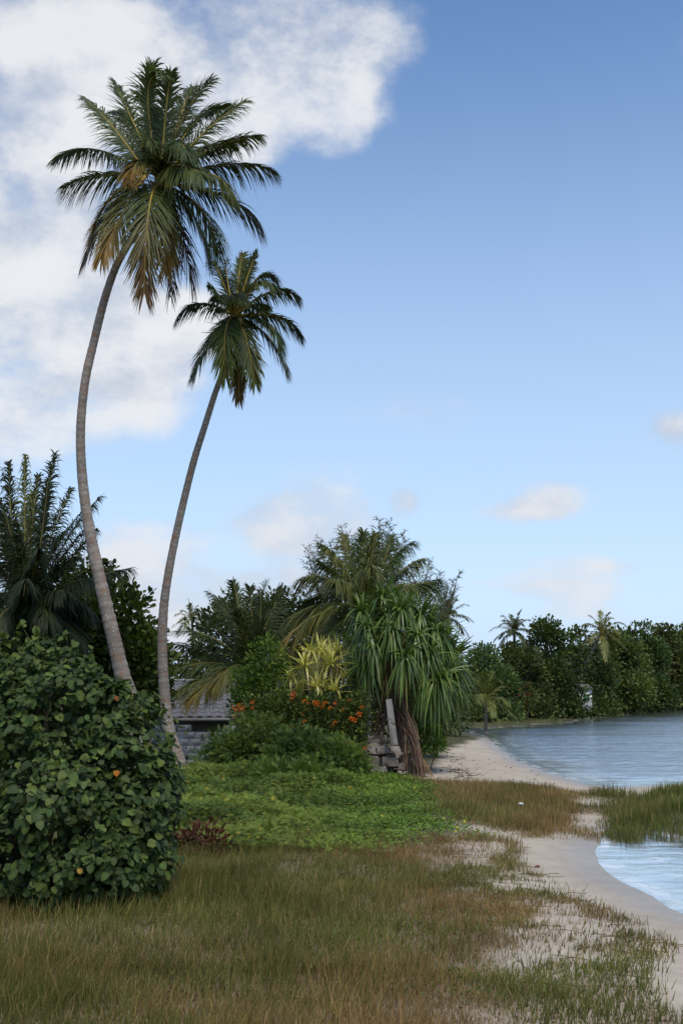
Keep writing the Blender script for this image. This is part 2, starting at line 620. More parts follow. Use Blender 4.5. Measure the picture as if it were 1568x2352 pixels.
Z_FORE = [(-700, 2700), (-700, 1930), (380, 1925), (420, 1895), (1000, 1895), (1090, 1985), (1180, 2055), (1240, 2125), (1215, 2210), (1270, 2300), (1290, 2440), (1300, 2700)]
Z_SPARSE = [(1000, 1875), (1180, 1903), (1190, 1960), (1300, 1990), (1360, 2030), (1440, 2055), (1540, 2125), (1480, 2200), (1540, 2290), (1700, 2352), (1760, 2700), (1250, 2700), (1200, 2150), (1000, 1960)]
Z_MID = [(930, 1782), (1020, 1788), (1130, 1792), (1250, 1803), (1330, 1812), (1352, 1835), (1368, 1880), (1330, 1900), (1180, 1904), (1050, 1872), (960, 1850)]
Z_MARSH = [(1352, 1812), (1400, 1814), (1480, 1811), (1568, 1806), (1700, 1801), (1790, 1810), (1800, 1930), (1640, 1926), (1568, 1918), (1530, 1906), (1490, 1897), (1440, 1898), (1400, 1893), (1372, 1868)]
Z_COVER = [(250, 1800), (500, 1775), (800, 1766), (940, 1774), (985, 1800), (1000, 1845), (1035, 1890), (1000, 1925), (880, 1935), (420, 1945), (250, 1950)]
Z_FARM = [(1120, 1664), (1140, 1655), (1180, 1650), (1250, 1640), (1400, 1629), (1568, 1612), (1900, 1599), (1900, 1605), (1568, 1617.5), (1424, 1641), (1345, 1649), (1286, 1660), (1222, 1663.5)]
PF, PS, PM, PH, PC, PFM = (np.array(gp(z, .28)) for z in (Z_FORE, Z_SPARSE, Z_MID, Z_MARSH, Z_COVER, Z_FARM))
P_LEFT = np.array([(-900, 14), (-3, 14), (-1, 20), (1.6, 24), (2.0, 29), (2.6, 33), (4.2, 44), (7.5, 58), (13, 66), (22, 74), (45, 105), (80, 160), (200, 330), (900, 900), (-900, 2500)])


def soft(P, poly, a, b, amp, seed_scale):
    d = poly_sd(P, poly) + (NB(P[:, 0], P[:, 1], seed_scale, 3) - .5) * amp
    return sstep(d, a, b)


nx, ny = 500, 420
sx = np.linspace(-math.asinh(1800 / 4.2), math.asinh(1800 / 4.2), nx)
gx = 3.0 + 4.2 * np.sinh(sx)
sy = np.linspace(math.asinh(-73 / 7.0), math.asinh(3000 / 7.0), ny)
gy = 13.0 + 7.0 * np.sinh(sy)
X, Y = np.meshgrid(gx, gy)
X, Y = X.ravel(), Y.ravel()
SD = shore_d(X, Y)
HZ = height(X, Y, SD)
GP = np.stack([X, Y], 1)
w_f = soft(GP, PF, -.3, .7, 1.4, 1.1)
w_s = soft(GP, PS, -.1, .3, .9, 1.4) * sstep(NC(X, Y, 1.7, 3), .42, .60) * .55
w_m = soft(GP, PM, -.2, .9, 1.8, .9) * .85
w_h = soft(GP, PH, -.2, .6, 1.3, .9) * .9
w_c = soft(GP, PC, -.5, .9, 2.2, .8)
w_l = soft(GP, P_LEFT, -.3, .3, .8, .8)
w_fm = soft(GP, PFM, -.5, .5, 1.0, .3)
n1 = NA(X, Y, .55, 4)[:, None]
n2 = NB(X, Y, 2.5, 3)[:, None]
sandc = np.array([.405, .35, .278]) * (.90 + .2 * n1)
soil = np.array([.15, .105, .060]) * (.7 + .6 * n2)
green = np.array([.050, .060, .022]) * (.6 + .8 * n2)
colr = sandc
colr = colr * (1 - .8 * w_f[:, None]) + soil * .8 * w_f[:, None]
colr = colr * (1 - w_s[:, None]) + soil * w_s[:, None]
for wgt, cc in ((w_m, soil), (w_h, green * .7 + soil * .3), (w_fm, green * 1.3 + soil * .3), (w_l, green * .8 + soil * .2), (w_c, green)):
    colr = colr * (1 - wgt[:, None]) + cc * wgt[:, None]
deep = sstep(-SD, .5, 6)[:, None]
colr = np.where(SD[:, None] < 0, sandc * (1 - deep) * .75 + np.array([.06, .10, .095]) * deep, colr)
wet = sstep(SD, .95, .15) * (1 - .6 * np.maximum(w_m, w_h))
ii = (np.arange(ny - 1)[:, None] * nx + np.arange(nx - 1)[None]).ravel()
quads = np.stack([ii, ii + 1, ii + 1 + nx, ii + nx], 1)
mb = MB()
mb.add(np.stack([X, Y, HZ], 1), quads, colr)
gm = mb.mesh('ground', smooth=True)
aw = gm.attributes.new('wet', 'FLOAT', 'POINT')
aw.data.foreach_set('value', wet.astype(np.float32))

mg = bpy.data.materials.new('sand_and_soil')
mg.use_nodes = True
t = NT(mg.node_tree)
a = t.new('ShaderNodeVertexColor', layer_name='Col').outputs[0]
wt = t.new('ShaderNodeAttribute', attribute_name='wet').outputs['Fac']
pos = t.new('ShaderNodeNewGeometry').outputs['Position']
n_a = t.noise(pos, 3.0, 8, .65)
n_b = t.noise(pos, 60.0, 4, .6)
n_c = t.noise(pos, .5, 4, .6)
f1 = t.math('MULTIPLY', t.ramp(n_a, .25, .75, .84, 1.14, False), t.ramp(n_b, .2, .8, .82, 1.16, False))
f1 = t.math('MULTIPLY', f1, t.ramp(n_c, .3, .7, .92, 1.08, False))
c = t.mix(1.0, a, t.new('ShaderNodeCombineColor', ins={0: f1, 1: f1, 2: f1}).outputs[0], 'MULTIPLY')
speck = t.ramp(t.noise(pos, 38.0, 2, .5), .70, .76)
c = t.mix(t.math('MULTIPLY', speck, .55), c, (.10, .075, .05))
c = t.mix(wt, c, t.mix(1.0, c, (.80, .78, .77), 'MULTIPLY'))
n_d = t.noise(pos, 9.0, 2, .5)
bh = t.math('ADD', t.math('ADD', t.math('MULTIPLY', n_a, .8), t.math('MULTIPLY', n_d, .35)), t.math('MULTIPLY', n_b, .12))
bp = t.new('ShaderNodeBump', ins={'Strength': .5, 'Distance': .08, 'Height': bh})
p = t.new('ShaderNodeBsdfPrincipled', ins={'Base Color': c, 'Roughness': t.ramp(wt, 0, 1, .95, .28, False), 'Specular IOR Level': t.ramp(wt, 0, 1, .12, .5, False), 'Normal': bp.outputs[0]})
t.new('ShaderNodeOutputMaterial', ins={0: p.outputs[0]})
ground = link('ground', gm, mg)
tag(ground, 'pale sand and grassy soil running down to the lagoon', kind='structure')

# water: the same grid where it lies over the sea bed, with low wavelets that run to the shore
keep = (SD[quads] < .6).any(1)
wv = np.minimum(SD, 0)
env = sstep(-SD, .15, 1.2) * np.exp(np.minimum(SD, 0) * .10)
wob = (NB(X, Y, .45, 3) - .5) * 5
wz = .016 * env * np.sin(SD * 5.0 + wob) + .010 * np.sin(SD * 1.9 + wob * 2) * env
wz = wz + (.055 * (NC(X * .6, Y, 1.7, 2) - .5) + .05 * (NA(X * .5, Y, .7, 2) - .5)) * sstep(-SD, .4, 3)
wq = quads[keep]
used = np.unique(wq)
remap = np.zeros(len(X), np.int64)
remap[used] = np.arange(len(used))
mb = MB()
mb.add(np.stack([X, Y, wz], 1)[used], remap[wq], (.02, .05, .05))
wm = mb.mesh('water', smooth=True)
aw = wm.attributes.new('shore', 'FLOAT', 'POINT')
aw.data.foreach_set('value', SD[used].astype(np.float32))
mw = bpy.data.materials.new('lagoon_water')
mw.use_nodes = True
t = NT(mw.node_tree)
pos = t.new('ShaderNodeNewGeometry').outputs['Position']
sh = t.new('ShaderNodeAttribute', attribute_name='shore').outputs['Fac']
warp = t.vm('MULTIPLY', pos, (.55, 1.25, 1))
r1 = t.noise(warp, 2.2, 5, .6, .6)
r2 = t.noise(t.vm('MULTIPLY', pos, (.35, 1.0, 1)), .55, 4, .55, .3)
r3 = t.noise(pos, 9.0, 3, .5)
calm = t.ramp(t.noise(t.vm('MULTIPLY', pos, (.5, 1.6, 1)), .09, 3, .5), .35, .62, .45, 1.0)
hgt = t.math('ADD', t.math('MULTIPLY', r1, .12), t.math('MULTIPLY', r2, .22))
hgt = t.math('ADD', hgt, t.math('MULTIPLY', r3, .008))
hgt = t.math('MULTIPLY', hgt, t.math('MULTIPLY', calm, .8))
hgt = t.math('MULTIPLY', hgt, t.ramp(sh, -.3, -2.5, .25, 1.0))
bp = t.new('ShaderNodeBump', ins={'Strength': 1.0, 'Distance': 1.0, 'Height': hgt})
bps = t.new('ShaderNodeBump', ins={'Strength': .35, 'Distance': 1.0, 'Height': hgt})
lw = t.new('ShaderNodeFresnel', ins={'IOR': 1.33, 'Normal': bps.outputs[0]})
gl = t.new('ShaderNodeBsdfGlossy', ins={'Color': (1, .98, .94, 1), 'Roughness': .16, 'Normal': bp.outputs[0]})
tr = t.new('ShaderNodeBsdfTransparent', ins={0: t.mix(t.ramp(sh, 0, -3), (.92, .96, .95), (.60, .78, .78))})
wmix = t.new('ShaderNodeMixShader', ins={0: t.math('MINIMUM', t.math('MULTIPLY', lw.outputs[0], 2.6), 1.0), 1: tr.outputs[0], 2: gl.outputs[0]})
fo_n = t.noise(pos, 3.0, 6, .7)
edge = t.math('ADD', sh, t.math('MULTIPLY', t.math('SUBTRACT', fo_n, .5), .9))
line = t.math('MULTIPLY', t.ramp(edge, -.34, -.16), t.ramp(edge, .10, -.06))
line2 = t.math('MULTIPLY', t.math('MULTIPLY', t.ramp(edge, -1.05, -.93), t.ramp(edge, -.74, -.86)), .45)
foam = t.math('MULTIPLY', t.math('MAXIMUM', line, line2), t.ramp(t.noise(pos, 1.1, 3, .5), .45, .66, .0, .40))
fd = t.new('ShaderNodeBsdfDiffuse', ins={0: (.75, .77, .78, 1)})
wfin = t.new('ShaderNodeMixShader', ins={0: foam, 1: wmix.outputs[0], 2: fd.outputs[0]})
t.new('ShaderNodeOutputMaterial', ins={0: wfin.outputs[0]})
water = link('water', wm, mw)
tag(water, 'rippled blue green lagoon water', kind='structure')

# ------------------------------------------------------------------ builders for plants
def lerp3(a, b, t):
    return np.asarray(a)[None] * (1 - t)[:, None] + np.asarray(b)[None] * t[:, None]


def frond(parent, P0, C, T, nl, ll, wd, rng, col, coltip=None, hang=.45, lift=.22, twist=0.0, rib=(.20, .17, .06), rr=.035, nseg=3, ragged=.0, upc=None, tipk=2.0):
    """one pinnate palm leaf: leaflets as the part's mesh, its midrib as a sub-part"""
    P0, C, T = (np.asarray(q, float) for q in (P0, C, T))
    K = 18
    s = np.linspace(0, 1, K)[:, None]
    B = (1 - s) ** 2 * P0 + 2 * s * (1 - s) * C + s ** 2 * T
    tt = nrm(np.gradient(B, axis=0))
    sv = np.cross(C - P0, T - P0)
    chord = T - P0
    if np.linalg.norm(sv) < .04 * np.dot(chord, chord):
        sv = np.cross(chord, np.array([0, 0, 1.0]) if abs(nrm(chord)[2]) < .9 else np.array([0, 1.0, 0]))
    sv = nrm(sv)
    length = np.linalg.norm(np.diff(B, axis=0), axis=1).sum()
    t = np.linspace(.10, .985, nl)
    t = np.clip(t + rng.normal(0, .18 / nl, nl), .08, .99)
    idx = t * (K - 1)
    i0 = np.minimum(idx.astype(int), K - 2)
    f = (idx - i0)[:, None]
    pos = B[i0] * (1 - f) + B[i0 + 1] * f
    tan = nrm(tt[i0] * (1 - f) + tt[i0 + 1] * f)
    mb = MB()
    prof = np.sin(np.pi * np.clip(.16 + .74 * t, 0, 1)) ** .75
    prof = np.maximum(prof, .22)
    tw = twist * (t - .1)
    up = nrm(np.cross(sv[None], tan))
    up = np.where(up[:, 2:3] < 0, -up, up) if upc is None else nrm(up * np.sign((up * upc).sum(1, keepdims=True) + 1e-9))
    for sgn in (-1, 1):
        sd0 = sv[None] * sgn
        sdv = sd0 * np.cos(tw)[:, None] + up * np.sin(tw)[:, None] * sgn
        al = np.radians(36 + 34 * t + rng.normal(0, 8, nl))
        d = sdv * np.cos(al)[:, None] + tan * np.sin(al)[:, None] + up * (lift + rng.normal(0, .10, nl))[:, None]
        d = nrm(d)
        L = ll * prof * rng.uniform(.86, 1.1, nl)
        keepm = rng.random(nl) > ragged
        if coltip is not None:
            cc = lerp3(col, coltip, np.clip(t * tipk - (tipk - 1.05) + rng.normal(0, .10, nl), 0, 1))
        else:
            cc = np.tile(np.asarray(col, float), (nl, 1))
        cc = cc * rng.uniform(.78, 1.22, nl)[:, None]
        wdir = nrm(np.cross(d, up) * 1.0 + rng.normal(0, .12, (nl, 3)))
        hg = hang * rng.uniform(.6, 1.5, nl)
        m = keepm
        blades(mb, pos[m], d[m], wdir[m], L[m], wd, hg[m], nseg, cc[m] * .95, cc[m] * 1.08, prof=[.55, 1, .9, .6, .06])
    o = mb.build('frond', M['palm'], parent)
    mr = MB()
    tube(mr, B, rr * (1 - .82 * s[:, 0]) * (1 + .9 * np.exp(-s[:, 0] * 14)), 5, np.asarray(rib))
    mr.build('midrib', M['palm'], o, True)
    return o


def palm_trunk(parent, pts, radii, rng, col, rings=.13, sides=14):
    P = crom(pts, 140)
    r = np.interp(np.linspace(0, 1, 140), np.linspace(0, 1, len(radii)), radii)
    seg = np.concatenate([[0], np.cumsum(np.linalg.norm(np.diff(P, axis=0), axis=1))])
    nn = max(60, min(260, int(seg[-1] / rings * 4)))
    q = np.linspace(0, seg[-1], nn)
    P2 = np.stack([np.interp(q, seg, P[:, k_]) for k_ in range(3)], 1)
    r2 = np.interp(q, seg, r)
    ph = ((q + .05 * np.sin(q * 3.1 + 1) + .03 * np.sin(q * 7.7)) / rings + rng.uniform(0, .15, nn)) % 1.0
    r2 = r2 * (1 + .09 * (ph - .5)) * (1 + rng.normal(0, .008, nn))
    shade = (.74 + .5 * ph) * (1 + .12 * np.sin(q * 1.3))
    mb = MB()
    tube(mb, P2, r2, sides, np.asarray(col)[None] * shade[:, None])
    return mb.build('trunk', M['trunk'], parent, True)


def blob(rng, r, sub=2):
    """uneven rounded lump, unit verts and quads from a lat-long sphere"""
    nu, nv = 10, 7
    V, F = [], []
    for i in range(nv + 1):
        th = math.pi * i / nv
        for j in range(nu):
            ph = 2 * math.pi * j / nu
            V.append((math.sin(th) * math.cos(ph), math.sin(th) * math.sin(ph), math.cos(th)))
    for i in range(nv):
        for j in range(nu):
            F.append([i * nu + j, (i + 1) * nu + j, (i + 1) * nu + (j + 1) % nu, i * nu + (j + 1) % nu])
    V = np.array(V)
    k_ = rng.normal(0, 1, (4, 3))
    s = 1 + r * sum(np.sin(V @ k_[i] * 2.2 + i) for i in range(4)) / 2
    return V * s[:, None], np.array(F)


def leafcloud(mb, lobes, ncl, per, size, rng, cols, tm, spread=.32, shell=.55, up=.35, lit=.0, light=None, droop=0.0):
    """leaf clusters spread through lobes [(centre, radii)], uneven outline"""
    lobes = [(np.asarray(c, float), np.asarray(r, float)) for c, r in lobes]
    wts = np.array([np.prod(r) ** .7 for _, r in lobes])
    pick = rng.choice(len(lobes), ncl, p=wts / wts.sum())
    Cn = np.stack([lobes[i][0] for i in pick])
    Rn = np.stack([lobes[i][1] for i in pick])
    dv = nrm(rng.normal(0, 1, (ncl, 3)))
    rad = (shell + (1.04 - shell) * rng.random(ncl) ** .55) * (1 + .10 * np.sin(dv[:, 0] * 5 + pick) * np.sin(dv[:, 2] * 6 + pick * 2))
    cc = Cn + dv * Rn * rad[:, None]
    out = nrm(dv / Rn)
    tone = rng.uniform(0, 1, ncl)
    n = ncl * per
    ci = np.repeat(np.arange(ncl), per)
    off = nrm(rng.normal(0, 1, (n, 3))) * (rng.random((n, 1)) ** .45) * spread * 1.75
    pos = cc[ci] + off
    ax = nrm(out[ci] * .8 + nrm(off) * .9 + rng.normal(0, .35, (n, 3)) + np.array([0, 0, up - droop]))
    nm = nrm(out[ci] * .4 + nrm(off) * .75 + np.array([0, 0, .7]) + rng.normal(0, .35, (n, 3)))
    tn = np.clip(tone[ci] + rng.normal(0, .22, n), 0, 1)
    col = lerp3(cols[0], cols[1], tn)
    if light is not None:
        m = rng.random(n) < light[0]
        col[m] = np.asarray(light[1]) * rng.uniform(.8, 1.2, (m.sum(), 1))
    scatter(mb, tm, pos, ax, nm, size * rng.uniform(.65, 1.3, n), col)


def limbs(parent, base, lobes, r0, rng, col=(.10, .085, .07), trunk_h=.35, mat='bark'):
    base = np.asarray(base, float)
    cen = np.mean([np.asarray(c) for c, _ in lobes], axis=0)
    fork = base + (cen - base) * trunk_h + np.array([rng.normal(0, .05), rng.normal(0, .05), 0])
    mb = MB()
    P = crom([base - np.array([0, 0, .15]), (base + fork) / 2 + rng.normal(0, r0 * .6, 3) * np.array([1, 1, 0]), fork], 10)
    tube(mb, P, np.linspace(r0 * 1.25, r0 * .8, 10), 9, col)
    o = mb.build('trunk', M[mat], parent, True)
    for c, r in lobes:
        c = np.asarray(c, float)
        mid = (fork + c) / 2 + np.array([0, 0, .12 * np.linalg.norm(c - fork)]) + rng.normal(0, .08, 3) * np.linalg.norm(c - fork)
        end = c + (c - fork) * .25
        mb = MB()
        tube(mb, crom([fork - np.array([0, 0, .05]), mid, c, end], 12), np.linspace(r0 * .55, r0 * .10, 12), 6, col)
        mb.build('limb', M[mat], parent, True)
    return o


def quick_palm(name, label, base, crown, nf, ln, rng, r0=.13, group=None, col=(.045, .062, .024), nl=26, wd=.055, ll=None, lean=None, hang=.5, els=(-35, 75), tipc=None, coco=0, cat='palm tree'):
    """a far palm: trunk, fronds all round"""
    root = thing(name, label, cat, base, group)
    base, crown = np.asarray(base, float), np.asarray(crown, float)
    mid = (base + crown) / 2 + (np.asarray(lean) if lean is not None else 0)
    palm_trunk(root, [base - np.array([0, 0, .2]), mid, crown], [r0 * 1.3, r0 * .9, r0 * .75], rng, (.16, .135, .11), sides=8)
    ll = ll or ln * .30
    for i in range(nf):
        az = i * 2.39996 + rng.normal(0, .15)
        el = RAD(els[0] + (els[1] - els[0]) * ((i + .5) / nf) ** .8 + rng.normal(0, 5))
        d = np.array([math.cos(az) * math.cos(el), math.sin(az) * math.cos(el), math.sin(el)])
        L = ln * rng.uniform(.85, 1.1)
        Cc = crown + d * L * .55 + np.array([0, 0, .10 * L])
        Tt = crown + d * L * .95 - np.array([0, 0, L * (.34 + .12 * rng.random()) * math.cos(el) ** .7])
        frond(root, crown, Cc, Tt, nl, ll, wd, rng, col, tipc if el < 0 else None, hang=hang, lift=.2, twist=rng.normal(0, .4), rr=.03 * ln / 3, nseg=2)
    for i in range(coco):
        Vb, Fb = blob(rng, .06)
        a_ = i * 2.2
        m_ = MB()
        m_.add(Vb * np.array([.11, .11, .14]) * 1.1 + crown + np.array([math.cos(a_) * .22, math.sin(a_) * .22, -.2 - .1 * (i % 2)]), Fb, (.16, .13, .04))
        m_.build('coconut', M['husk'], root, True)
    return root


# ------------------------------------------------------------------ the two tall coconut palms
def cA(x, y):     # pixels of the enlarged crop the crowns were measured on
    return (x * .43403 + 68.06, y * .43403 + 102.08)


GREEN, OLIVE, DARK = (.030, .048, .018), (.054, .064, .020), (.022, .034, .015)
GOLD, BROWN, DEAD = (.155, .092, .026), (.085, .052, .026), (.055, .038, .034)


def tall_palm(name, label, Yd, trunk_px, widths, crown_c, fr, seed, base_z=None, ll=.95, nuts=()):
    rng = np.random.default_rng(seed)
    b = at(*trunk_px[0], Yd)
    zb = gz(b[0], b[1]) - .02
    root = thing(name, label, 'palm tree', (b[0], b[1], zb))
    pts = [at(px, py, Yd) for px, py in trunk_px]
    pts[0][2] = zb - .25
    palm_trunk(root, pts, [wpx / FPX * Yd / 2 for wpx in widths], rng, (.205, .178, .150), .11)
    for (b_, c_, t_, dc, dt, col, tip, hang, ragged) in fr:
        t_ = (b_[0] + (t_[0] - b_[0]) * .94, b_[1] + (t_[1] - b_[1]) * .93)
        P0, C_, T_ = at(*cA(*b_), Yd), at(*cA(*c_), Yd + dc), at(*cA(*t_), Yd + dt)
        length = np.linalg.norm(C_ - P0) + np.linalg.norm(T_ - C_)
        frond(root, P0, C_, T_, int(70 + 12 * length), ll * min(1.2, .60 + .13 * length), .037, rng, col, tip, hang=hang * 1.15, lift=.16,
              twist=rng.normal(0, .35), rib=(.22, .17, .05) if col is not DEAD else (.10, .07, .05), rr=.038, nseg=4, ragged=ragged)
    for (x, y, dy, c_) in nuts:
        Vb, Fb = blob(rng, .06)
        m_ = MB()
        m_.add(Vb * np.array([.105, .105, .135]) * rng.uniform(.85, 1.1) + at(*cA(x, y), Yd + dy), Fb, c_)
        m_.build('coconut', M['husk'], root, True)
    # fibrous leaf bases round the heart of the crown
    hc = at(*crown_c, Yd)
    ax = nrm(hc - pts[-2])
    mh = MB()
    n = 46
    a_ = rng.uniform(0, 2 * np.pi, n)
    e_ = rng.uniform(-.2, 1.3, n)
    q1 = nrm(np.cross(ax, np.array([0, 1, 0])))
    q2 = np.cross(ax, q1)
    d_ = nrm((q1[None] * np.cos(a_)[:, None] + q2[None] * np.sin(a_)[:, None]) + ax[None] * e_[:, None])
    blades(mh, hc - ax * .35 + ax * rng.uniform(-.3, .4, n)[:, None] + d_ * .06, d_, nrm(np.cross(d_, ax[None])), rng.uniform(.35, .8, n), .11, .15, 3,
           np.array([.10, .07, .04]), np.array([.13, .11, .04]), prof=[1, .8, .5, .3])
    mh.build('leaf_base', M['palm'], root)
    return root


A0, A1 = (690, 735), (620, 690)
FA = [
    (A1, (330, 470), (115, 590), .3, .9, GREEN, None, .8, 0), (A1, (350, 660), (150, 760), -.5, -.9, GREEN, OLIVE, .9, 0),
    (A1, (460, 430), (270, 250), -.2, .3, GREEN, None, .55, 0), (A0, (540, 380), (430, 160), .9, 1.6, GREEN, None, .3, 0),
    (A0, (590, 300), (655, 55), 1.0, 1.0, GREEN, None, .25, 0), (A0, (560, 110), (700, 120), .2, -.5, (.06, .085, .04), None, .5, 0),
    (A0, (720, 330), (750, 110), .2, -.3, GREEN, None, .35, 0), (A0, (800, 320), (985, 145), -1.3, -1.6, OLIVE, GREEN, .3, 0),
    (A0, (930, 420), (1175, 265), -.4, -.3, GREEN, OLIVE, .5, 0), (A0, (840, 330), (1065, 295), 1.0, 1.4, GREEN, None, .5, 0),
    (A0, (960, 500), (1250, 465), .4, .7, DARK, OLIVE, .6, 0), (A0, (1080, 570), (1335, 665), .3, .4, DARK, None, .8, 0),
    (A0, (980, 590), (1095, 800), -1.1, -1.3, GREEN, OLIVE, .8, 0), (A0, (1110, 760), (1255, 990), .3, .2, DARK, None, .7, 0),
    (A0, (980, 830), (1015, 1140), -.5, -.4, GREEN, OLIVE, .6, 0), (A0, (900, 850), (965, 1190), .5, .8, DARK, None, .6, 0),
    (A0, (620, 690), (600, 1370), -2.4, -1.7, (.036, .050, .017), BROWN, .35, .05), (A1, (430, 800), (265, 1190), .1, .1, GREEN, BROWN, .5, .1),
    (A1, (380, 780), (310, 1060), -.6, -.7, OLIVE, GOLD, .4, 0), (A1, (500, 850), (365, 1160), -.9, -.9, OLIVE, GOLD, .5, .1),
    (A0, (720, 830), (720, 1230), -.6, -.5, OLIVE, GOLD, .5, .25), (A0, (770, 900), (745, 1385), .3, .4, DEAD, DEAD, .6, .35),
    (A0, (820, 930), (880, 1345), .4, .5, DEAD, DEAD, .8, .6), (A0, (580, 520), (525, 700), -1.3, -1.6, OLIVE, GOLD, .4, 0),
    (A0, (480, 330), (420, 330), 1.3, 2.2, GREEN, None, .4, 0),
    (A0, (820, 260), (880, 190), .8, 1.5, GREEN, None, .4, 0), (A0, (900, 480), (1100, 520), 1.0, 1.9, DARK, None, .5, 0),
    (A0, (680, 420), (660, 330), 1.4, 2.6, DARK, None, .5, 0), (A0, (650, 480), (620, 500), -1.0, -1.6, GREEN, OLIVE, .6, 0),
    (A0, (780, 420), (840, 560), -1.5, -2.0, GREEN, None, .6, 0),
    (A0, (740, 560), (930, 690), -1.5, -2.2, OLIVE, GREEN, .6, 0),
    (A0, (740, 300), (560, 230), 1.1, 1.7, DARK, None, .4, 0), (A0, (840, 380), (990, 330), .4, .9, DARK, None, .4, 0)]
tall_palm('coconut_palm', 'tallest coconut palm with curved trunk and big ragged crown of yellowing fronds', 25.0,
          [(326, 1740), (308, 1640), (283, 1555), (258, 1450), (232, 1340), (208, 1230), (193, 1130), (186, 1040), (187, 960), (197, 870), (215, 790), (240, 690), (268, 610), (304, 545), (362, 440)],
          [48, 40, 36, 32, 29, 26.5, 24, 22, 21, 20.5, 20, 19.5, 18, 17, 15], (370, 425), FA, 11, ll=.80,
          nuts=[(720, 700, -.9, (.17, .15, .04)), (735, 740, -1.0, (.20, .17, .04)), (748, 790, -1.0, (.12, .13, .04)), (690, 690, -.3, (.15, .14, .04)), (755, 720, -.2, (.14, .11, .04)), (735, 830, -1.0, (.13, .12, .04))])
B0 = (1090, 1440)
FB = [
    (B0, (870, 1300), (765, 1450), -.2, -.3, DARK, None, .8, 0), (B0, (960, 1480), (848, 1795), -.3, -.3, GREEN, OLIVE, .5, 0),
    (B0, (1040, 1260), (1035, 1120), .4, .7, GREEN, None, .4, 0), (B0, (1100, 1240), (1130, 1085), .8, 1.0, GREEN, OLIVE, .35, 0),
    (B0, (1150, 1220), (1205, 1080), .2, .2, OLIVE, GREEN, .4, 0), (B0, (1220, 1130), (1312, 1230), .1, .2, GREEN, None, .7, 0),
    (B0, (1200, 1180), (1300, 1270), -.8, -1.0, OLIVE, GREEN, .6, 0), (B0, (1300, 1230), (1438, 1330), .3, .4, GREEN, OLIVE, .7, 0),
    (B0, (1350, 1390), (1455, 1545), .2, .2, DARK, None, .7, 0), (B0, (1290, 1420), (1345, 1610), -.6, -.7, GREEN, None, .6, 0),
    (B0, (1280, 1490), (1378, 1765), -.2, -.1, GREEN, None, .45, 0), (B0, (1140, 1480), (1205, 1820), -.8, -.6, GREEN, OLIVE, .4, .05),
    (B0, (1100, 1560), (1110, 1905), .4, .5, DARK, BROWN, .5, .05), (B0, (1010, 1430), (1035, 1790), -1.3, -1.1, GREEN, OLIVE, .35, 0),
    (B0, (1000, 1330), (940, 1260), .3, .5, GREEN, None, .5, 0), (B0, (1020, 1280), (985, 1340), .9, 1.2, DARK, None, .6, 0),
    (B0, (1060, 1270), (1130, 1340), -1.1, -1.5, OLIVE, GREEN, .6, 0), (B0, (1010, 1200), (960, 1130), .9, 1.3, DARK, None, .4, 0),
    (B0, (1020, 1500), (960, 1560), .3, .5, DARK, None, .7, 0),
    (B0, (1180, 1340), (1270, 1390), .9, 1.6, DARK, None, .6, 0)]
tall_palm('coconut_palm', 'shorter slender coconut palm leaning right of the tallest palm', 27.5,
          [(424, 1772), (404, 1735), (391, 1690), (383, 1640), (376, 1560), (373, 1480), (376, 1400), (385, 1330), (400, 1250), (420, 1160), (445, 1060), (470, 980), (492, 910), (512, 850), (541, 730)],
          [44, 36, 29, 26, 24, 22, 21, 19.5, 18.5, 17.5, 16.5, 15.5, 14.5, 13.5, 12], (541, 727), FB, 12, ll=.68,
          nuts=[(1085, 1480, -.3, (.26, .17, .05)), (1100, 1510, -.35, (.28, .19, .05)), (1070, 1460, -.25, (.22, .14, .05)), (1110, 1470, -.3, (.24, .16, .05))])

# ------------------------------------------------------------------ near sea hibiscus bush (left)
rng = np.random.default_rng(21)
BY = 12.4
bushc = at(130, 1800, BY)
bz = gz(bushc[0], bushc[1])
bush = thing('hibiscus_bush', 'big dense bush of round heart-shaped leaves in the left foreground', 'bush', (bushc[0], bushc[1], bz))
blobs_ = [((130, 1880, 0), (1.30, 1.25, 1.05)), ((60, 1700, .1), (.95, .95, .85)), ((150, 1640, .2), (.70, .8, .72)), ((285, 1720, .1), (.58, .7, .62)), ((305, 1850, -.1), (.52, .75, .68)),
          ((-120, 1760, .2), (1.1, 1.0, 1.1)), ((95, 1545, .3), (.36, .5, .36)), ((92, 1500, .3), (.16, .25, .20)), ((150, 1530, .2), (.20, .3, .18)), ((215, 1590, .1), (.24, .35, .22)), ((285, 1610, 0), (.20, .3, .22)), ((10, 1500, .4), (.18, .3, .16)), ((345, 1700, 0), (.17, .3, .20)), ((380, 1830, .1), (.14, .3, .25)), ((375, 1930, -.1), (.16, .3, .2)), ((310, 1960, -.3), (.42, .6, .5)), ((150, 1990, -.75), (.85, .5, .5)), ((-90, 1980, -.7), (.8, .6, .55)), ((20, 1540, .4), (.3, .4, .32)), ((345, 1800, 0), (.32, .45, .5))]
lobes = [(at(px, py, BY + dy), r) for (px, py, dy), r in blobs_]
# branches
for c, r in lobes:
    for q in range(2):
        mb = MB()
        b0 = np.array([bushc[0] + rng.normal(0, .2), bushc[1] + rng.normal(0, .2), bz - .1])
        tube(mb, crom([b0, (b0 + c) / 2 + rng.normal(0, .15, 3), c + rng.normal(0, .25, 3) * r], 9), np.linspace(.035, .008, 9), 6, (.11, .09, .07))
        mb.build('branch', M['bark'], bush, True)
HE = [heart(1.0, .10), heart(.92, .02), heart(1.06, .20), heart(.85, .14)]
LC = [(.024, .048, .017), (.040, .068, .021), (.016, .032, .013), (.062, .092, .026)]


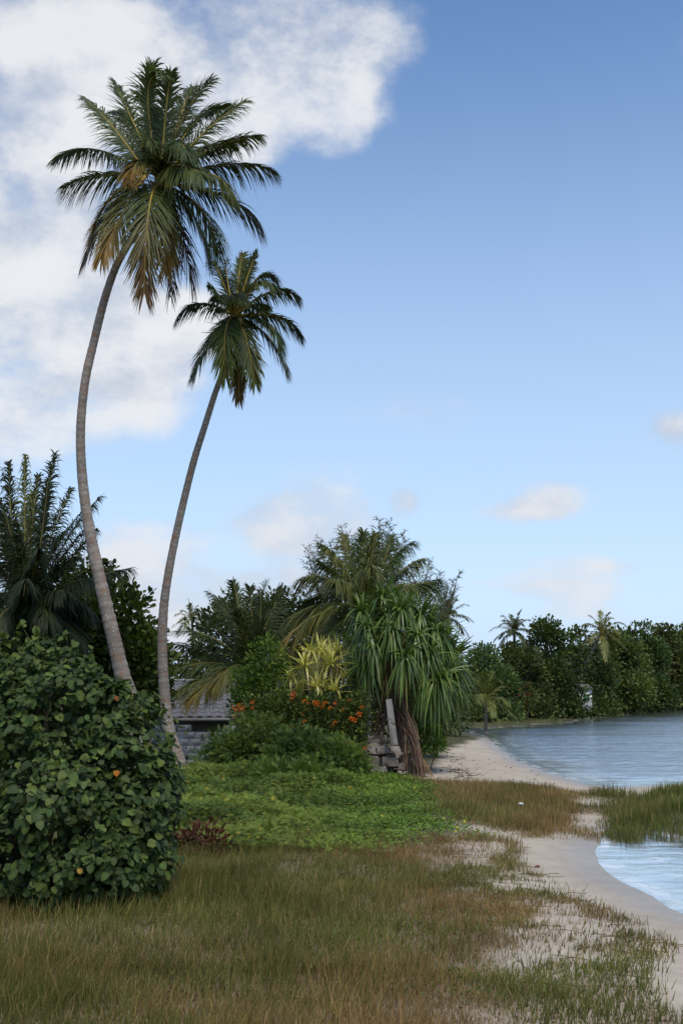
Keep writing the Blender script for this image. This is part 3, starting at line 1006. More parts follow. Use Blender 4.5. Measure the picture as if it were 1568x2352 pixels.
def bush_leaves(n, sh0, sh1):
    wts = np.array([np.prod(r) ** .66 for _, r in lobes])
    pk = rng.choice(len(lobes), n, p=wts / wts.sum())
    C_ = np.stack([lobes[i][0] for i in pk])
    R_ = np.stack([np.array(lobes[i][1]) for i in pk])
    dv = nrm(rng.normal(0, 1, (n, 3)) + np.array([0, -.35, .1]))
    wob = 1 + .16 * np.sin(dv[:, 0] * 7 + pk * 1.7) * np.sin(dv[:, 2] * 6 + pk) + .06 * np.sin(dv[:, 0] * 17) * np.sin(dv[:, 2] * 15)
    rad = (sh0 + (sh1 - sh0) * rng.random(n)) * wob
    p_ = C_ + dv * R_ * rad[:, None]
    out = nrm(dv / R_)
    # drop what lies deep inside another lobe
    dep = np.full(n, 9.0)
    for i, (c, r) in enumerate(lobes):
        dd = np.linalg.norm((p_ - c) / np.array(r), axis=1)
        dep = np.where(pk == i, dep, np.minimum(dep, dd))
    hol = np.sin(p_[:, 0] * 6.1 + 1.3 * np.sin(p_[:, 2] * 3.7)) * np.sin(p_[:, 2] * 5.3 + p_[:, 1] * 2.1 + 1.1 * np.sin(p_[:, 0] * 4.3)) + .55 * np.sin(p_[:, 0] * 12.7 + 2) * np.sin(p_[:, 2] * 11.3 + p_[:, 1] * 7)
    ok = (dep > .80) & (p_[:, 2] > bz + .05) & ((hol > -.24) | (rad < .84))
    p_, out = p_[ok], out[ok]
    m = len(p_)
    nm_ = nrm(out * .8 + np.array([0, -.12, .5]) + rng.normal(0, .36, (m, 3)))
    ax_ = np.array([0, 0, -.7]) + out * .45 + rng.normal(0, .65, (m, 3))
    ax_ = nrm(ax_ - nm_ * (ax_ * nm_).sum(1, keepdims=True))
    return p_, out, nm_, ax_


mbf = MB()
for (n, s0, s1, sz) in ((9500, .50, .80, .095), (18500, .80, .98, .082), (8000, .97, 1.07, .070)):
    p_, out, nm_, ax_ = bush_leaves(n, s0, s1)
    sel = rng.integers(0, 4, len(p_))
    for q in range(4):
        i = sel == q
        tone = np.clip(rng.normal(.42, .26, i.sum()), 0, 1)
        cl = lerp3(LC[2], LC[1], tone)
        yl = rng.random(i.sum()) < .10
        cl[yl] = LC[3]
        scatter(mbf, HE[q], p_[i], ax_[i], nm_[i], sz * rng.uniform(.55, 1.25, i.sum()), cl)
# stray shoots that break the outline
for i in range(46):
    c, r = lobes[rng.integers(0, len(lobes))]
    dv = nrm(np.array([rng.normal(.1, .7), -abs(rng.normal(0, .4)), abs(rng.normal(.6, .5))]))
    p0 = np.asarray(c) + dv * np.asarray(r) * .9
    p1 = p0 + nrm(dv + np.array([0, 0, .5])) * rng.uniform(.12, .30)
    tube(mbf, np.linspace(p0, p1, 4), np.linspace(.007, .003, 4), 4, (.06, .07, .03))
    nn_ = rng.integers(4, 8)
    tt_ = rng.random(nn_)[:, None] * .9 + .15
    pp = p0 + (p1 - p0) * tt_
    ax2 = nrm(rng.normal(0, 1, (nn_, 3)) + np.array([0, -.2, -.3]))
    scatter(mbf, HE[rng.integers(0, 4)], pp, ax2, nrm(rng.normal(0, .5, (nn_, 3)) + np.array([0, -.3, .8])), rng.uniform(.045, .10, nn_), lerp3(LC[1], LC[3], rng.random(nn_)))
fo = mbf.build('foliage', M['leaf'], bush)
fo['kind'] = 'stuff'
meshes = []
for q in range(4):
    for cidx, cl in enumerate(LC + [(.048, .085, .027)]):
        mb = MB()
        V_, F_, s_ = HE[q]
        mb.add(V_, F_, np.asarray(cl)[None] * s_[:, None])
        me = mb.mesh('leaf')
        me.materials.append(M['leaf'])
        meshes.append(me)
ORANGE = []
for cl in ((.30, .11, .02), (.42, .26, .07), (.20, .07, .03)):
    mb = MB()
    V_, F_, s_ = HE[2]
    mb.add(V_, F_, np.asarray(cl)[None] * s_[:, None])
    me = mb.mesh('leaf')
    me.materials.append(M['leaf'])
    ORANGE.append(me)


def put(me, pos, ax, nm, size, parent, name='leaf'):
    o = bpy.data.objects.new(name, me)
    ax = nrm(ax)
    sd = nrm(np.cross(nm, ax))
    nn = np.cross(ax, sd)
    p_ = np.asarray(pos) - np.asarray(ORG[parent])
    m = Matrix(((ax[0] * size, sd[0] * size, nn[0] * size, p_[0]), (ax[1] * size, sd[1] * size, nn[1] * size, p_[1]), (ax[2] * size, sd[2] * size, nn[2] * size, p_[2]), (0, 0, 0, 1)))
    o.parent = parent
    o.matrix_basis = m
    COL.objects.link(o)
    return o


p_, out, nm_, ax_ = bush_leaves(2600, 1.02, 1.10)
tocam = nrm(np.array([0, 0, CAMZ]) - p_)
score = (tocam * out).sum(1) + rng.normal(0, .12, len(p_))
sx_ = p_[:, 0] / p_[:, 1] * FPX + CX
score[(sx_ < -40)] -= 2
best = np.argsort(-score)[:300]
for q, i in enumerate(best):
    sz = .092 * rng.uniform(.55, 1.3)
    me = meshes[rng.integers(0, len(meshes))]
    put(me, p_[i], ax_[i], nm_[i], sz, bush)
for (px, py, k_, sz) in ((268, 1770, 0, .06), (184, 1995, 1, .055), (268, 1600, 2, .045)):
    c0 = at(px, py, BY - 1.25 if py > 1700 else BY - .7)
    put(ORANGE[k_], c0, np.array([.1, -.1, -1]), np.array([.1, -.8, .5]), sz, bush)

# ------------------------------------------------------------------ wall, post, footing, house
rng = np.random.default_rng(31)
WR, WL = at(886, 1700, 30.2), at(330, 1700, 33.5)
wdir = nrm(np.array([WL[0] - WR[0], WL[1] - WR[1], 0]))
wnor = np.array([-wdir[1], wdir[0], 0])
if wnor[1] > 0:
    wnor = -wnor
wall_z = gz(WR[0], WR[1])
wl = thing('block_wall', 'grey concrete block garden wall running behind the shrubs', 'wall', (WR[0], WR[1], wall_z))
BLK = []
for q in range(5):
    V_, Q_, T_ = chamfer_box(.39, .15, .19, .012, rng, .002)
    mb = MB()
    g = .33 * rng.uniform(.8, 1.15)
    mb.add(V_, Q_, (g, g * .95, g * .88))
    mb.f.append(np.asarray(T_))
    me = mb.mesh('concrete_block')
    me.materials.append(M['concrete'])
    BLK.append(me)
yaw = math.atan2(wdir[1], wdir[0])
for course in range(6):
    for i in range(19):
        if course == 5 and i > 11 + rng.integers(-1, 2) and i < 15:
            continue
        if course == 5 and i < 5:
            continue
        s_ = .2 + i * .4 + (.2 if course % 2 else 0)
        o = bpy.data.objects.new('concrete_block', BLK[rng.integers(0, 5)])
        o.parent = wl
        o.location = (wdir[0] * s_ + wnor[0] * rng.normal(0, .006), wdir[1] * s_ + wnor[1] * rng.normal(0, .006), .10 + course * .2 - .02)
        o.rotation_euler = (rng.normal(0, .01), rng.normal(0, .01), yaw + rng.normal(0, .012))
        COL.objects.link(o)
mb = MB()
V_, F_ = box_verts(7.7, .134, 1.0)
c_, s_ = math.cos(yaw), math.sin(yaw)
Rm = np.array([[c_, -s_, 0], [s_, c_, 0], [0, 0, 1]])
mb.add(V_ @ Rm.T + WR + wdir * 4.0 + np.array([0, 0, wall_z + .46 - WR[2]]), F_, (.26, .245, .225))
mb.build('mortar_core', M['concrete'], wl)

pb, pt = at(905, 1712, 29.5), at(892, 1606, 29.5)
post = MB()
V_, Q_, T_ = chamfer_box(.185, .17, 1.0, .012)
V_ = V_.copy()
V_[:, :2] *= (1.07 - .14 * (V_[:, 2:] + .5))
axp = nrm(pt - pb)
xr = nrm(np.cross(np.array([0, 1, .0]), axp))
yr = np.cross(axp, xr)
Vw = (V_[:, :1] * xr + V_[:, 1:2] * yr) + axp * (V_[:, 2:] + .5) * np.linalg.norm(pt - pb)
post.add(Vw, Q_, (.155, .15, .138))
post.f.append(T_)
me = post.mesh('concrete_post')
po = link('concrete_post', me, M['concrete'])
po.location = tuple(pb)
tag(po, 'leaning grey concrete post in front of the pandanus trunk', 'post')

ft = thing('stone_footing', 'crumbling stone and concrete footing under the leaning post', 'footing', (pb[0], pb[1], gz(pb[0], pb[1])))
for (px, py, w_, h_, d_, dy, cl) in ((842, 1718, .62, .22, .34, .0, .17), (880, 1722, .34, .26, .32, -.05, .19), (846, 1748, .55, .30, .4, -.1, .10), (893, 1752, .50, .26, .4, -.22, .085), (915, 1764, .34, .20, .3, -.25, .09), (912, 1738, .20, .16, .25, -.15, .20),
                                     (822, 1756, .26, .2, .3, -.2, .15), (872, 1768, .4, .18, .3, -.35, .12), (925, 1774, .3, .08, .3, -.3, .3), (905, 1722, .3, .24, .3, .05, .2), (940, 1752, .18, .18, .2, .1, .13), (855, 1772, .2, .12, .2, -.45, .28)):
    V_, Q_, T_ = chamfer_box(w_, d_, h_, .035, rng, .025)
    mb = MB()
    mb.add(V_ + at(px, py, 30.0 + dy), Q_, np.array([cl, cl * .92, cl * .82]))
    mb.f.append(T_)
    mb.build('stone', M['stone'], ft)

# house with a grey tiled roof behind the wall
HY = 41.0
e0, r0_ = at(352, 1649, HY), at(366, 1564, HY + 2.6)
hd = nrm(np.array([1.0, .30, 0]))
hn = nrm(np.array([-hd[1], hd[0], 0]))
slope_len = 3.3
zc = e0[2]
rise = r0_[2] - e0[2]
run = 2.9
up_s = nrm(np.array([hn[0] * run, hn[1] * run, rise]))
slope_len = math.hypot(run, rise)
hz0 = gz(e0[0], e0[1])
house = thing('house', 'low house with grey tiled roof half hidden behind palm fronds', 'house', (e0[0], e0[1], hz0))
nrow, ncol = 9, 17
tw_, th_ = .36, slope_len / nrow
prof = np.array([0, .030, .045, .030, 0.0, -.012, 0])
xs = np.linspace(0, tw_ * 1.02, 7)
mbt = MB()
Vt = np.array([(xs[i], yy, prof[i] + zz) for yy, zz in ((0, .035), (th_ * 1.08, .0)) for i in range(7)] + [(xs[i], 0, prof[i] - .005) for i in range(7)])
Ft = np.array([[i, i + 1, 8 + i, 7 + i] for i in range(6)] + [[14 + i, 15 + i, i + 1, i] for i in range(6)])
TM = []
for q in range(4):
    mbt = MB()
    g = rng.uniform(.085, .125)
    mbt.add(Vt, Ft, (g * .98, g, g * 1.12))
    me = mbt.mesh('roof_tile')
    me.materials.append(M['tile'])
    TM.append(me)
nup = np.cross(hd, up_s)
Rm4 = Matrix(((hd[0], up_s[0], nup[0], 0), (hd[1], up_s[1], nup[1], 0), (hd[2], up_s[2], nup[2], 0), (0, 0, 0, 1)))
for r in range(nrow):
    for c in range(ncol):
        o = bpy.data.objects.new('roof_tile', TM[rng.integers(0, 4)])
        o.parent = house
        p_ = hd * (c * tw_ - .2) + up_s * (r * th_) + np.array([0, 0, zc - hz0]) + nup * rng.normal(0, .004)
        m4 = Rm4.copy()
        m4.translation = Vector(p_)
        o.matrix_basis = m4
        COL.objects.link(o)
o_h = np.array([e0[0], e0[1], hz0])


def hb(name, a0, b0, z0, sx_, sy_, sz_, mat, cl):
    mb = MB()
    V_, F_ = box_verts(sx_, sy_, sz_)
    mb.add(V_[:, :1] * hd + V_[:, 1:2] * hn + V_[:, 2:] * np.array([0, 0, 1]) + o_h + hd * a0 + hn * b0 + np.array([0, 0, z0]), F_, cl)
    return mb.build(name, mat, house)


wall_h = zc - hz0 - .05
hb('wall', 3.0, 3.0, wall_h / 2, 5.4, 4.8, wall_h, M['paint'], (.22, .21, .19))
hb('fascia', 2.9, -.02, wall_h - .03, 6.3, .04, .14, M['paint'], (.20, .20, .20))
hb('ridge_cap', 2.9, run + .02, wall_h + rise + .08, 6.3, .18, .09, M['tile'], (.35, .35, .35))
mb = MB()
ra = o_h + hn * (run * 2) + np.array([0, 0, wall_h])
rb = o_h + hn * run + np.array([0, 0, wall_h + rise - .02])
ra0 = o_h + np.array([0, 0, wall_h + .0])
for s_ in (-.2, 5.9):
    mb.add(np.array([ra0 + hd * s_, ra + hd * s_, rb + hd * s_]), [[0, 1, 2]], (.2, .19, .17))
mb.build('gable', M['paint'], house)
mb = MB()
mb.add(np.array([rb + hd * -.2, rb + hd * 5.9, ra + hd * 5.9, ra + hd * -.2]), [[0, 1, 2, 3]], (.10, .10, .11))
mb.build('rear_roof', M['tile'], house)

# ------------------------------------------------------------------ pandanus with prop roots
rng = np.random.default_rng(41)
PY = 30.9
pc = at(905, 1600, PY)
pz = gz(pc[0], pc[1])
pan = thing('pandanus_tree', 'large green screw pine with drooping strap leaves and prop roots', 'pandanus', (pc[0], pc[1], pz))
fork = at(905, 1545, PY)
mb = MB()
tube(mb, crom([(pc[0] + .1, pc[1], pz - .1), at(912, 1640, PY), fork], 14), np.linspace(.15, .13, 14) * (1 + rng.normal(0, .05, 14)), 10, (.11, .075, .055))
mb.build('trunk', M['root'], pan, True)
heads = [(878, 1372, .1, .8), (830, 1405, -.2, .8), (920, 1400, -.6, .8), (965, 1415, .2, .9), (845, 1445, -.8, .8), (1000, 1450, -.2, 1.0), (900, 1450, -1.0, .85), (955, 1465, -.9, .95), (812, 1480, -.2, .7), (1025, 1490, .2, 1.15),
         (860, 1490, -.9, .75), (985, 1505, -.8, 1.15), (1010, 1530, .3, 1.2), (930, 1510, -1.1, .9), (840, 1530, -.6, .75), (1035, 1540, -.3, 1.1), (960, 1545, .6, 1.15), (880, 1430, .9, .8), (940, 1440, 1.0, .9), (825, 1560, -.1, .6), (1005, 1560, -.9, 1.05), (985, 1570, -.6, 1.0), (850, 1400, .5, .8), (905, 1375, .6, .8), (985, 1435, .7, .9), (860, 1465, .3, .8), (915, 1480, .2, .9), (960, 1500, .3, 1.0), (1040, 1510, .5, 1.1), (895, 1410, -.3, .8), (940, 1395, .3, .8), (1020, 1460, .4, 1.0)]
leaves = []
for (px, py, dy, lf) in heads:
    hp = at(px, py, PY + dy)
    mb = MB()
    mid = (fork + hp) / 2 + np.array([0, 0, -.12])
    P = crom([fork, mid, hp], 9)
    tube(mb, P, np.linspace(.075, .045, 9), 6, (.13, .095, .065))
    mb.build('branch', M['root'], pan, True)
    ax = nrm(nrm(hp - fork) * .6 + np.array([0, 0, .8]))
    q1 = nrm(np.cross(ax, np.array([.3, 1, 0])))
    q2 = np.cross(ax, q1)
    n = 74
    k_ = np.arange(n)
    a_ = k_ * 2.39996 + rng.normal(0, .25, n)
    e_ = np.radians(80 - 100 * (k_ / n) + rng.normal(0, 14, n))
    d_ = (q1[None] * np.cos(a_)[:, None] + q2[None] * np.sin(a_)[:, None]) * np.cos(e_)[:, None] + ax[None] * np.sin(e_)[:, None]
    d_ = nrm(d_)
    sdv = nrm(np.cross(d_, ax[None] + rng.normal(0, .15, (n, 3))))
    L = lf * rng.uniform(.75, 1.2, n)
    dr = np.where(np.sin(e_) > .55, rng.uniform(.1, 1.2, n), rng.uniform(.9, 2.6, n)) * (.85 if py < 1440 else 1.5)
    for i in range(n):
        leaves.append((hp + d_[i] * .05 + ax * rng.uniform(-.12, .05), d_[i], sdv[i], L[i], dr[i], py))
order = sorted(range(len(leaves)), key=lambda i: leaves[i][0][1] + leaves[i][1][1] * .6 + rng.normal(0, .25))


def strap(mb, lf, w_, c0, c1, ce=None, nseg=7):
    b_, d_, s_, L_, dr_, _ = lf
    blades(mb, b_[None], d_[None], s_[None], np.array([L_]), w_, np.array([dr_]), nseg, np.asarray(c0), np.asarray(c1), prof=[.9, 1, 1, .95, .85, .65, .4, .05], fold=.22, cedge=ce)


rest = MB()
for q, i in enumerate(order):
    lf = leaves[i]
    tone = rng.random()
    c0 = np.array([.030, .062, .022]) * (1 - tone) + np.array([.082, .135, .036]) * tone
    c1 = c0 * 1.05
    if lf[5] > 1480 and rng.random() < .14:
        c1 = np.array([.13, .14, .035])
    if q < 300:
        mb = MB()
        strap(mb, lf, .064, c0, c1)
        mb.build('leaf', M['strap'], pan)
    else:
        strap(rest, lf, .064, c0, c1, nseg=6)
fo = rest.build('foliage', M['strap'], pan)
fo['kind'] = 'stuff'
# brown dead leaves under the heads
for i in range(26):
    b_ = fork + np.array([rng.normal(0, .22), rng.normal(-.1, .2), rng.uniform(-.35, .15)])
    a_ = rng.uniform(0, 6.28)
    mb = MB()
    strap(mb, (b_, nrm(np.array([math.cos(a_), math.sin(a_) - .3, -.3])), nrm(np.array([-math.sin(a_), math.cos(a_), .2])), rng.uniform(.5, .9), 1.6, 0), .05, (.16, .10, .06), (.13, .08, .05))
    mb.build('dead_leaf', M['strap'], pan)
for i in range(74):
    right = i < 54
    top = at(900 + rng.normal(0, 9) + (8 if right else -6), rng.uniform(1570, 1650), PY + rng.normal(0, .1) - .15)
    if right:
        f_ = rng.random() ** .7
        ex, ey = 912 + f_ * 62 + rng.normal(0, 5), 1738 + f_ * 38 + rng.normal(0, 5)
        end = at(ex, ey, PY - .35 - f_ * 1.3 + rng.normal(0, .15))
    else:
        end = at(845 + rng.random() * 45, 1705, PY + rng.normal(.1, .25))
    end[2] = gz(end[0], end[1]) - .05
    mid = top * .45 + end * .55 + np.array([(.10 if right else -.12) + rng.normal(0, .05), -.1, .26 + rng.normal(0, .06)])
    g = rng.uniform(.7, 1.25)
    mb = MB()
    rr_ = rng.uniform(.008, .015)
    tube(mb, crom([top, mid, end], 10), np.linspace(rr_ * .9, rr_ * 1.1, 10), 5, np.array([.160, .096, .064]) * g if rng.random() < .75 else np.array([.13, .095, .075]) * g)
    mb.build('prop_root', M['root'], pan, True)

# variegated pandanus: stiff yellow striped leaves
rng = np.random.default_rng(43)
VY = 30.3
vb = at(735, 1640, VY)
vp = thing('variegated_pandanus', 'pandanus with stiff yellow striped leaves beside the green screw pine', 'pandanus', (vb[0], vb[1], gz(vb[0], vb[1])))
vheads = [(700, 1535, -.2, .85, 34), (760, 1530, 0, .95, 38), (728, 1580, -.4, .75, 30), (684, 1590, -.1, .6, 22), (768, 1590, -.4, .75, 26), (735, 1500, .5, .8, 26), (790, 1560, .2, .6, 20), (668, 1560, .2, .6, 18), (712, 1500, .2, .7, 22), (775, 1500, .3, .7, 22)]
cnt = 0
for (px, py, dy, lf, n) in vheads:
    hp = at(px, py, VY + dy)
    mb = MB()
    b0 = np.array([vb[0] + rng.normal(0, .15), vb[1], gz(vb[0], vb[1]) - .1])
    tube(mb, crom([b0, (b0 + hp) / 2 + rng.normal(0, .08, 3), hp], 8), np.linspace(.06, .035, 8), 6, (.15, .12, .08))
    mb.build('stem', M['root'], vp, True)
    for k_ in range(n):
        a_ = k_ * 2.39996 + rng.normal(0, .2)
        e_ = RAD(84 - 80 * (k_ / n) ** .9 + rng.normal(0, 6))
        d_ = np.array([math.cos(a_) * math.cos(e_), math.sin(a_) * math.cos(e_), math.sin(e_)])
        s_ = nrm(np.cross(d_, np.array([0, 0, 1]) + rng.normal(0, .1, 3)))
        dr = rng.uniform(.05, .4) if rng.random() < .68 else rng.uniform(1.0, 2.4)
        mb = MB()
        strap(mb, (hp + d_ * .04, d_, s_, lf * rng.uniform(.7, 1.05), dr, 0), .058, (.12, .15, .040), (.16, .18, .05), ce=np.array([.44, .43, .17]) * rng.uniform(.75, 1.1), nseg=5)
        mb.build('leaf', M['strap'], vp)

# ------------------------------------------------------------------ palms and trees in the garden behind
rng = np.random.default_rng(51)


def px_palm(name, label, Yd, base_px, crown_px, fr, rng, ll, wd=.05, r0=.14, col=GREEN, nl=44, hang=.45, leaf_h=.2, cat='palm tree', lean=0):
    b = at(*base_px, Yd)
    b[2] = gz(b[0], b[1])
    cr = at(*crown_px, Yd)
    root = thing(name, label, cat, b)
    palm_trunk(root, [b - np.array([0, 0, .2]), (b + cr) / 2 + np.array([lean, 0, 0]), cr], [r0 * 1.4, r0, r0 * .9], rng, (.16, .135, .11), sides=10)
    for f_ in fr:
        (cx_, cy_, tx_, ty_, dc, dt) = f_[:6]
        cl = f_[6] if len(f_) > 6 else col
        tp = f_[7] if len(f_) > 7 else None
        frond(root, cr + rng.normal(0, .06, 3), at(cx_, cy_, Yd + dc), at(tx_, ty_, Yd + dt), nl, ll, wd, rng, cl, tp, hang=hang, lift=leaf_h, twist=rng.normal(0, .35), rib=(.15, .14, .055), rr=.035, nseg=3)
    return root


OL2 = (.064, .076, .028)
px_palm('coconut_palm', 'young coconut palm with wide arching fronds behind the screw pine', 34.5, (838, 1690), (838, 1405), [
    (760, 1300, 690, 1330, .2, .4, OL2), (770, 1270, 745, 1255, -.5, -.8, OL2), (800, 1270, 790, 1232, .5, .8, OL2), (830, 1270, 835, 1222, .2, .3), (850, 1290, 862, 1225, -.4, -.5, OL2), (880, 1290, 900, 1235, .5, .7), (880, 1280, 945, 1245, -.3, -.4),
    (920, 1300, 965, 1285, .3, .6, OL2), (930, 1330, 1000, 1340, -.3, -.2), (940, 1345, 1005, 1330, .5, .8), (900, 1370, 1000, 1430, .2, .3), (880, 1340, 935, 1345, -1.4, -2.0, OL2), (760, 1360, 660, 1420, -.2, .0, OL2, OLIVE), (720, 1370, 632, 1500, -.6, -.8, OL2, (.16, .11, .035)), (740, 1400, 650, 1590, -.4, -.2, OL2, (.18, .11, .03)),
    (770, 1420, 700, 1540, -1.4, -2.0, OL2, OLIVE), (800, 1330, 770, 1330, -1.4, -2.2, OL2), (815, 1340, 730, 1290, 1.0, 1.8), (870, 1330, 920, 1270, 1.0, 1.8), (780, 1330, 700, 1385, .8, 1.4), (840, 1330, 850, 1300, -1.6, -2.6, OL2), (850, 1420, 880, 1540, -1.5, -1.9)], rng, 1.2, .046, .16, nl=96, hang=.85, leaf_h=.12)

FEA = (.034, .046, .025)
px_palm('feather_palm', 'dark feathery palm with upright fronds in front of the tiled roof garden', 38.5, (575, 1700), (575, 1550), [
    (520, 1400, 480, 1362, .2, .3, FEA), (545, 1380, 535, 1335, -.3, -.4), (575, 1380, 575, 1350, .3, .4, FEA), (590, 1390, 612, 1335, .2, .3), (610, 1430, 648, 1350, .3, .5, FEA), (520, 1450, 455, 1400, .4, .6, FEA), (500, 1440, 405, 1450, -.3, -.2, GREEN), (480, 1480, 392, 1480, .6, .9, FEA), (600, 1450, 600, 1360, -.8, -1.0, FEA), (550, 1430, 500, 1380, -1, -1.2, FEA),
    (500, 1500, 395, 1540, -.6, -.6, GREEN, OLIVE), (500, 1530, 410, 1590, -.9, -1.0, GREEN, OLIVE), (520, 1520, 432, 1612, -1.3, -1.5, GREEN, (.10, .085, .025)), (545, 1490, 490, 1580, -1.6, -2.0, GREEN, (.08, .07, .022)), (610, 1480, 650, 1440, -.6, -.9, FEA), (625, 1500, 660, 1500, .3, .5, FEA), (560, 1420, 540, 1400, -1.5, -2.2, FEA), (590, 1420, 625, 1400, -1.4, -2.0, FEA), (600, 1560, 640, 1640, -1.0, -1.3, FEA)], rng, 1.0, .042, .16, nl=86, hang=.6)

BLK_ = (.019, .028, .015)
px_palm('oil_palm', 'tall dark feathery palm at the left edge behind the bush', 32.5, (55, 1760), (58, 1420), [
    (20, 1200, 22, 1060, .3, .5, BLK_), (55, 1180, 58, 1042, -.3, -.4, OL2), (95, 1200, 128, 1038, .3, .3, BLK_), (60, 1230, 5, 1075, .8, 1.2, BLK_), (150, 1220, 232, 1140, .2, .3, BLK_), (130, 1230, 195, 1170, -.8, -1.0, BLK_), (150, 1290, 222, 1215, .3, .4, BLK_), (190, 1320, 300, 1305, -.2, .0, BLK_), (140, 1330, 200, 1330, -1.2, -1.4, BLK_), (110, 1260, 150, 1220, -1.3, -1.8, BLK_), (40, 1250, 0, 1150, -1.2, -1.6, BLK_), (-20, 1240, -80, 1150, .2, .3, BLK_), (-40, 1320, -130, 1300, .3, .4, BLK_),
    (140, 1400, 190, 1470, -.7, -.9, BLK_), (100, 1360, 110, 1420, -1.8, -2.4, BLK_), (20, 1360, -10, 1440, -1.6, -2.2, BLK_), (80, 1300, 90, 1260, -1.6, -2.6, BLK_), (160, 1360, 230, 1420, .4, .6, BLK_), (0, 1400, -60, 1500, -.6, -.8, BLK_), (80, 1440, 100, 1560, -1.4, -1.8, BLK_),
    (60, 1300, 40, 1200, -1.5, -2.4, BLK_), (120, 1300, 175, 1280, -.9, -1.2, BLK_), (150, 1340, 205, 1400, -.4, -.5, BLK_), (20, 1300, -40, 1260, -.9, -1.2, BLK_), (60, 1240, 75, 1130, .9, 1.4, BLK_), (110, 1240, 165, 1120, .7, 1.0, BLK_), (10, 1330, -30, 1380, .9, 1.2, BLK_), (120, 1420, 140, 1540, -1.0, -1.2, BLK_), (30, 1440, 30, 1560, -1.3, -1.6, BLK_), (-20, 1180, -40, 1060, .2, .3, BLK_),
    (100, 1230, 110, 1110, -.6, -.8, BLK_), (140, 1270, 210, 1200, .6, .9, BLK_), (170, 1310, 250, 1290, .5, .8, BLK_), (60, 1340, 60, 1330, -2.0, -3.0, BLK_), (110, 1340, 150, 1360, -1.6, -2.2, BLK_), (20, 1260, 10, 1180, -.8, -1.2, BLK_), (140, 1380, 175, 1430, .5, .7, BLK_), (90, 1400, 100, 1500, .6, .8, BLK_), (10, 1400, -10, 1520, .5, .7, BLK_), (70, 1200, 90, 1090, .5, .8, BLK_)], rng, 1.0, .045, .22, nl=110, hang=.9)

# small far palms
c_ = at(441, 1422, 88)
quick_palm('coconut_palm', 'small distant palm left of the dark feathery palm', (c_[0], c_[1], .5), c_, 18, 1.75, rng, .12, lean=(.2, 0, 0), nl=22, col=(.075, .085, .045), wd=.06)
c_ = at(1028, 1418, 62)
quick_palm('coconut_palm', 'palm crown peeking out behind the right side of the screw pine', (c_[0] - .3, c_[1], .5), c_, 20, 1.55, rng, .12, nl=24, col=(.035, .052, .024))


# ------------------------------------------------------------------ casuarina
rng = np.random.default_rng(61)
CYD = 45.0
cb = at(850, 1680, CYD)
cb[2] = gz(cb[0], cb[1])
cas = thing('casuarina_tree', 'tall feathery casuarina tree rising behind the young coconut palm', 'tree', cb)
mb = MB()
tube(mb, crom([cb - np.array([0, 0, .2]), at(845, 1500, CYD), at(850, 1350, CYD), at(858, 1250, CYD)], 20), np.linspace(.24, .05, 20), 8, (.12, .10, .085))
mb.build('trunk', M['bark'], cas, True)
spires = [(870, 1195, 0, 120), (895, 1200, .4, 90), (785, 1212, .3, 120), (735, 1240, .2, 120), (705, 1257, -.3, 90), (720, 1290, .6, 80), (925, 1230, -.3, 100), (760, 1250, .8, 90), (820, 1235, -.6, 90), (1052, 1320, .2, 90), (1012, 1315, .6, 70), (1000, 1395, -.4, 60), (700, 1340, .5, 60), (955, 1300, .7, 80), (860, 1240, 1, 90), (680, 1375, .6, 60), (1020, 1370, .3, 60), (905, 1260, -.8, 80), (745, 1330, -.7, 80), (985, 1290, .2, 70), (1030, 1350, -.5, 60), (810, 1300, 1.2, 80)]
needles = MB()
for (px, py, dy, spread) in spires:
    tip = at(px, py, CYD + dy)
    j = at(850 + (px - 850) * .15, min(1560, py + 190 + abs(px - 850) * .35), CYD)
    mid = j * .35 + tip * .65 + np.array([(px - 850) / FPX * CYD * .10, 0, -.35])
    P = crom([j, mid, tip], 16)
    mb = MB()
    tube(mb, P, np.linspace(.05, .010, 16), 5, (.12, .10, .085))
    mb.build('limb', M['bark'], cas, True)
    n = 30
    for q in range(n):
        s_ = .42 + .58 * (q / (n - 1))
        k_ = s_ * 15
        i0 = min(int(k_), 14)
        p0 = P[i0] * (1 - (k_ - i0)) + P[i0 + 1] * (k_ - i0)
        tl = (1.2 - s_) * .85 + .10
        m = 1 + int(3 * (1.15 - s_))
        for _ in range(m):
            a_ = rng.uniform(0, 6.283)
            tw = nrm(np.array([math.cos(a_), math.sin(a_), .75 + rng.normal(0, .25)]))
            e = p0 + tw * tl * rng.uniform(.5, 1.1)
            nn_ = 10
            u_ = rng.random(nn_)[:, None] ** .8
            bp_ = p0 + (e - p0) * u_
            dd = nrm(tw[None] * .7 + np.array([0, 0, .25]) + rng.normal(0, .6, (nn_, 3)))
            blades(needles, bp_, dd, nrm(np.cross(dd, rng.normal(0, 1, (nn_, 3)))), rng.uniform(.14, .32, nn_), .022, .25, 2, np.array([.060, .064, .056]) * rng.uniform(.7, 1.3), np.array([.068, .074, .060]))
needles.build('crown', M['needle'], cas)

# ------------------------------------------------------------------ broadleaf trees behind and left
rng = np.random.default_rng(71)


def broad_tree(name, label, Yd, base_px, lobe_px, size, ncl, per, cols, tm, r0=.14, cat='tree', spread=.28, group=None, light=None, th=.45, up=.3, shell=.5):
    b = at(*base_px, Yd)
    b[2] = gz(b[0], b[1])
    root = thing(name, label, cat, b, group)
    lobes = [(at(px, py, Yd + dy), (rx / FPX * Yd, rd, rz / FPX * Yd)) for (px, py, dy, rx, rd, rz) in lobe_px]
    limbs(root, b, lobes, r0, rng, trunk_h=th)
    mb = MB()
    leafcloud(mb, lobes, ncl, per, size, rng, cols, tm, spread=spread, light=light, up=up, shell=shell)
    mb.build('crown', M['leaf'], root)
    return root


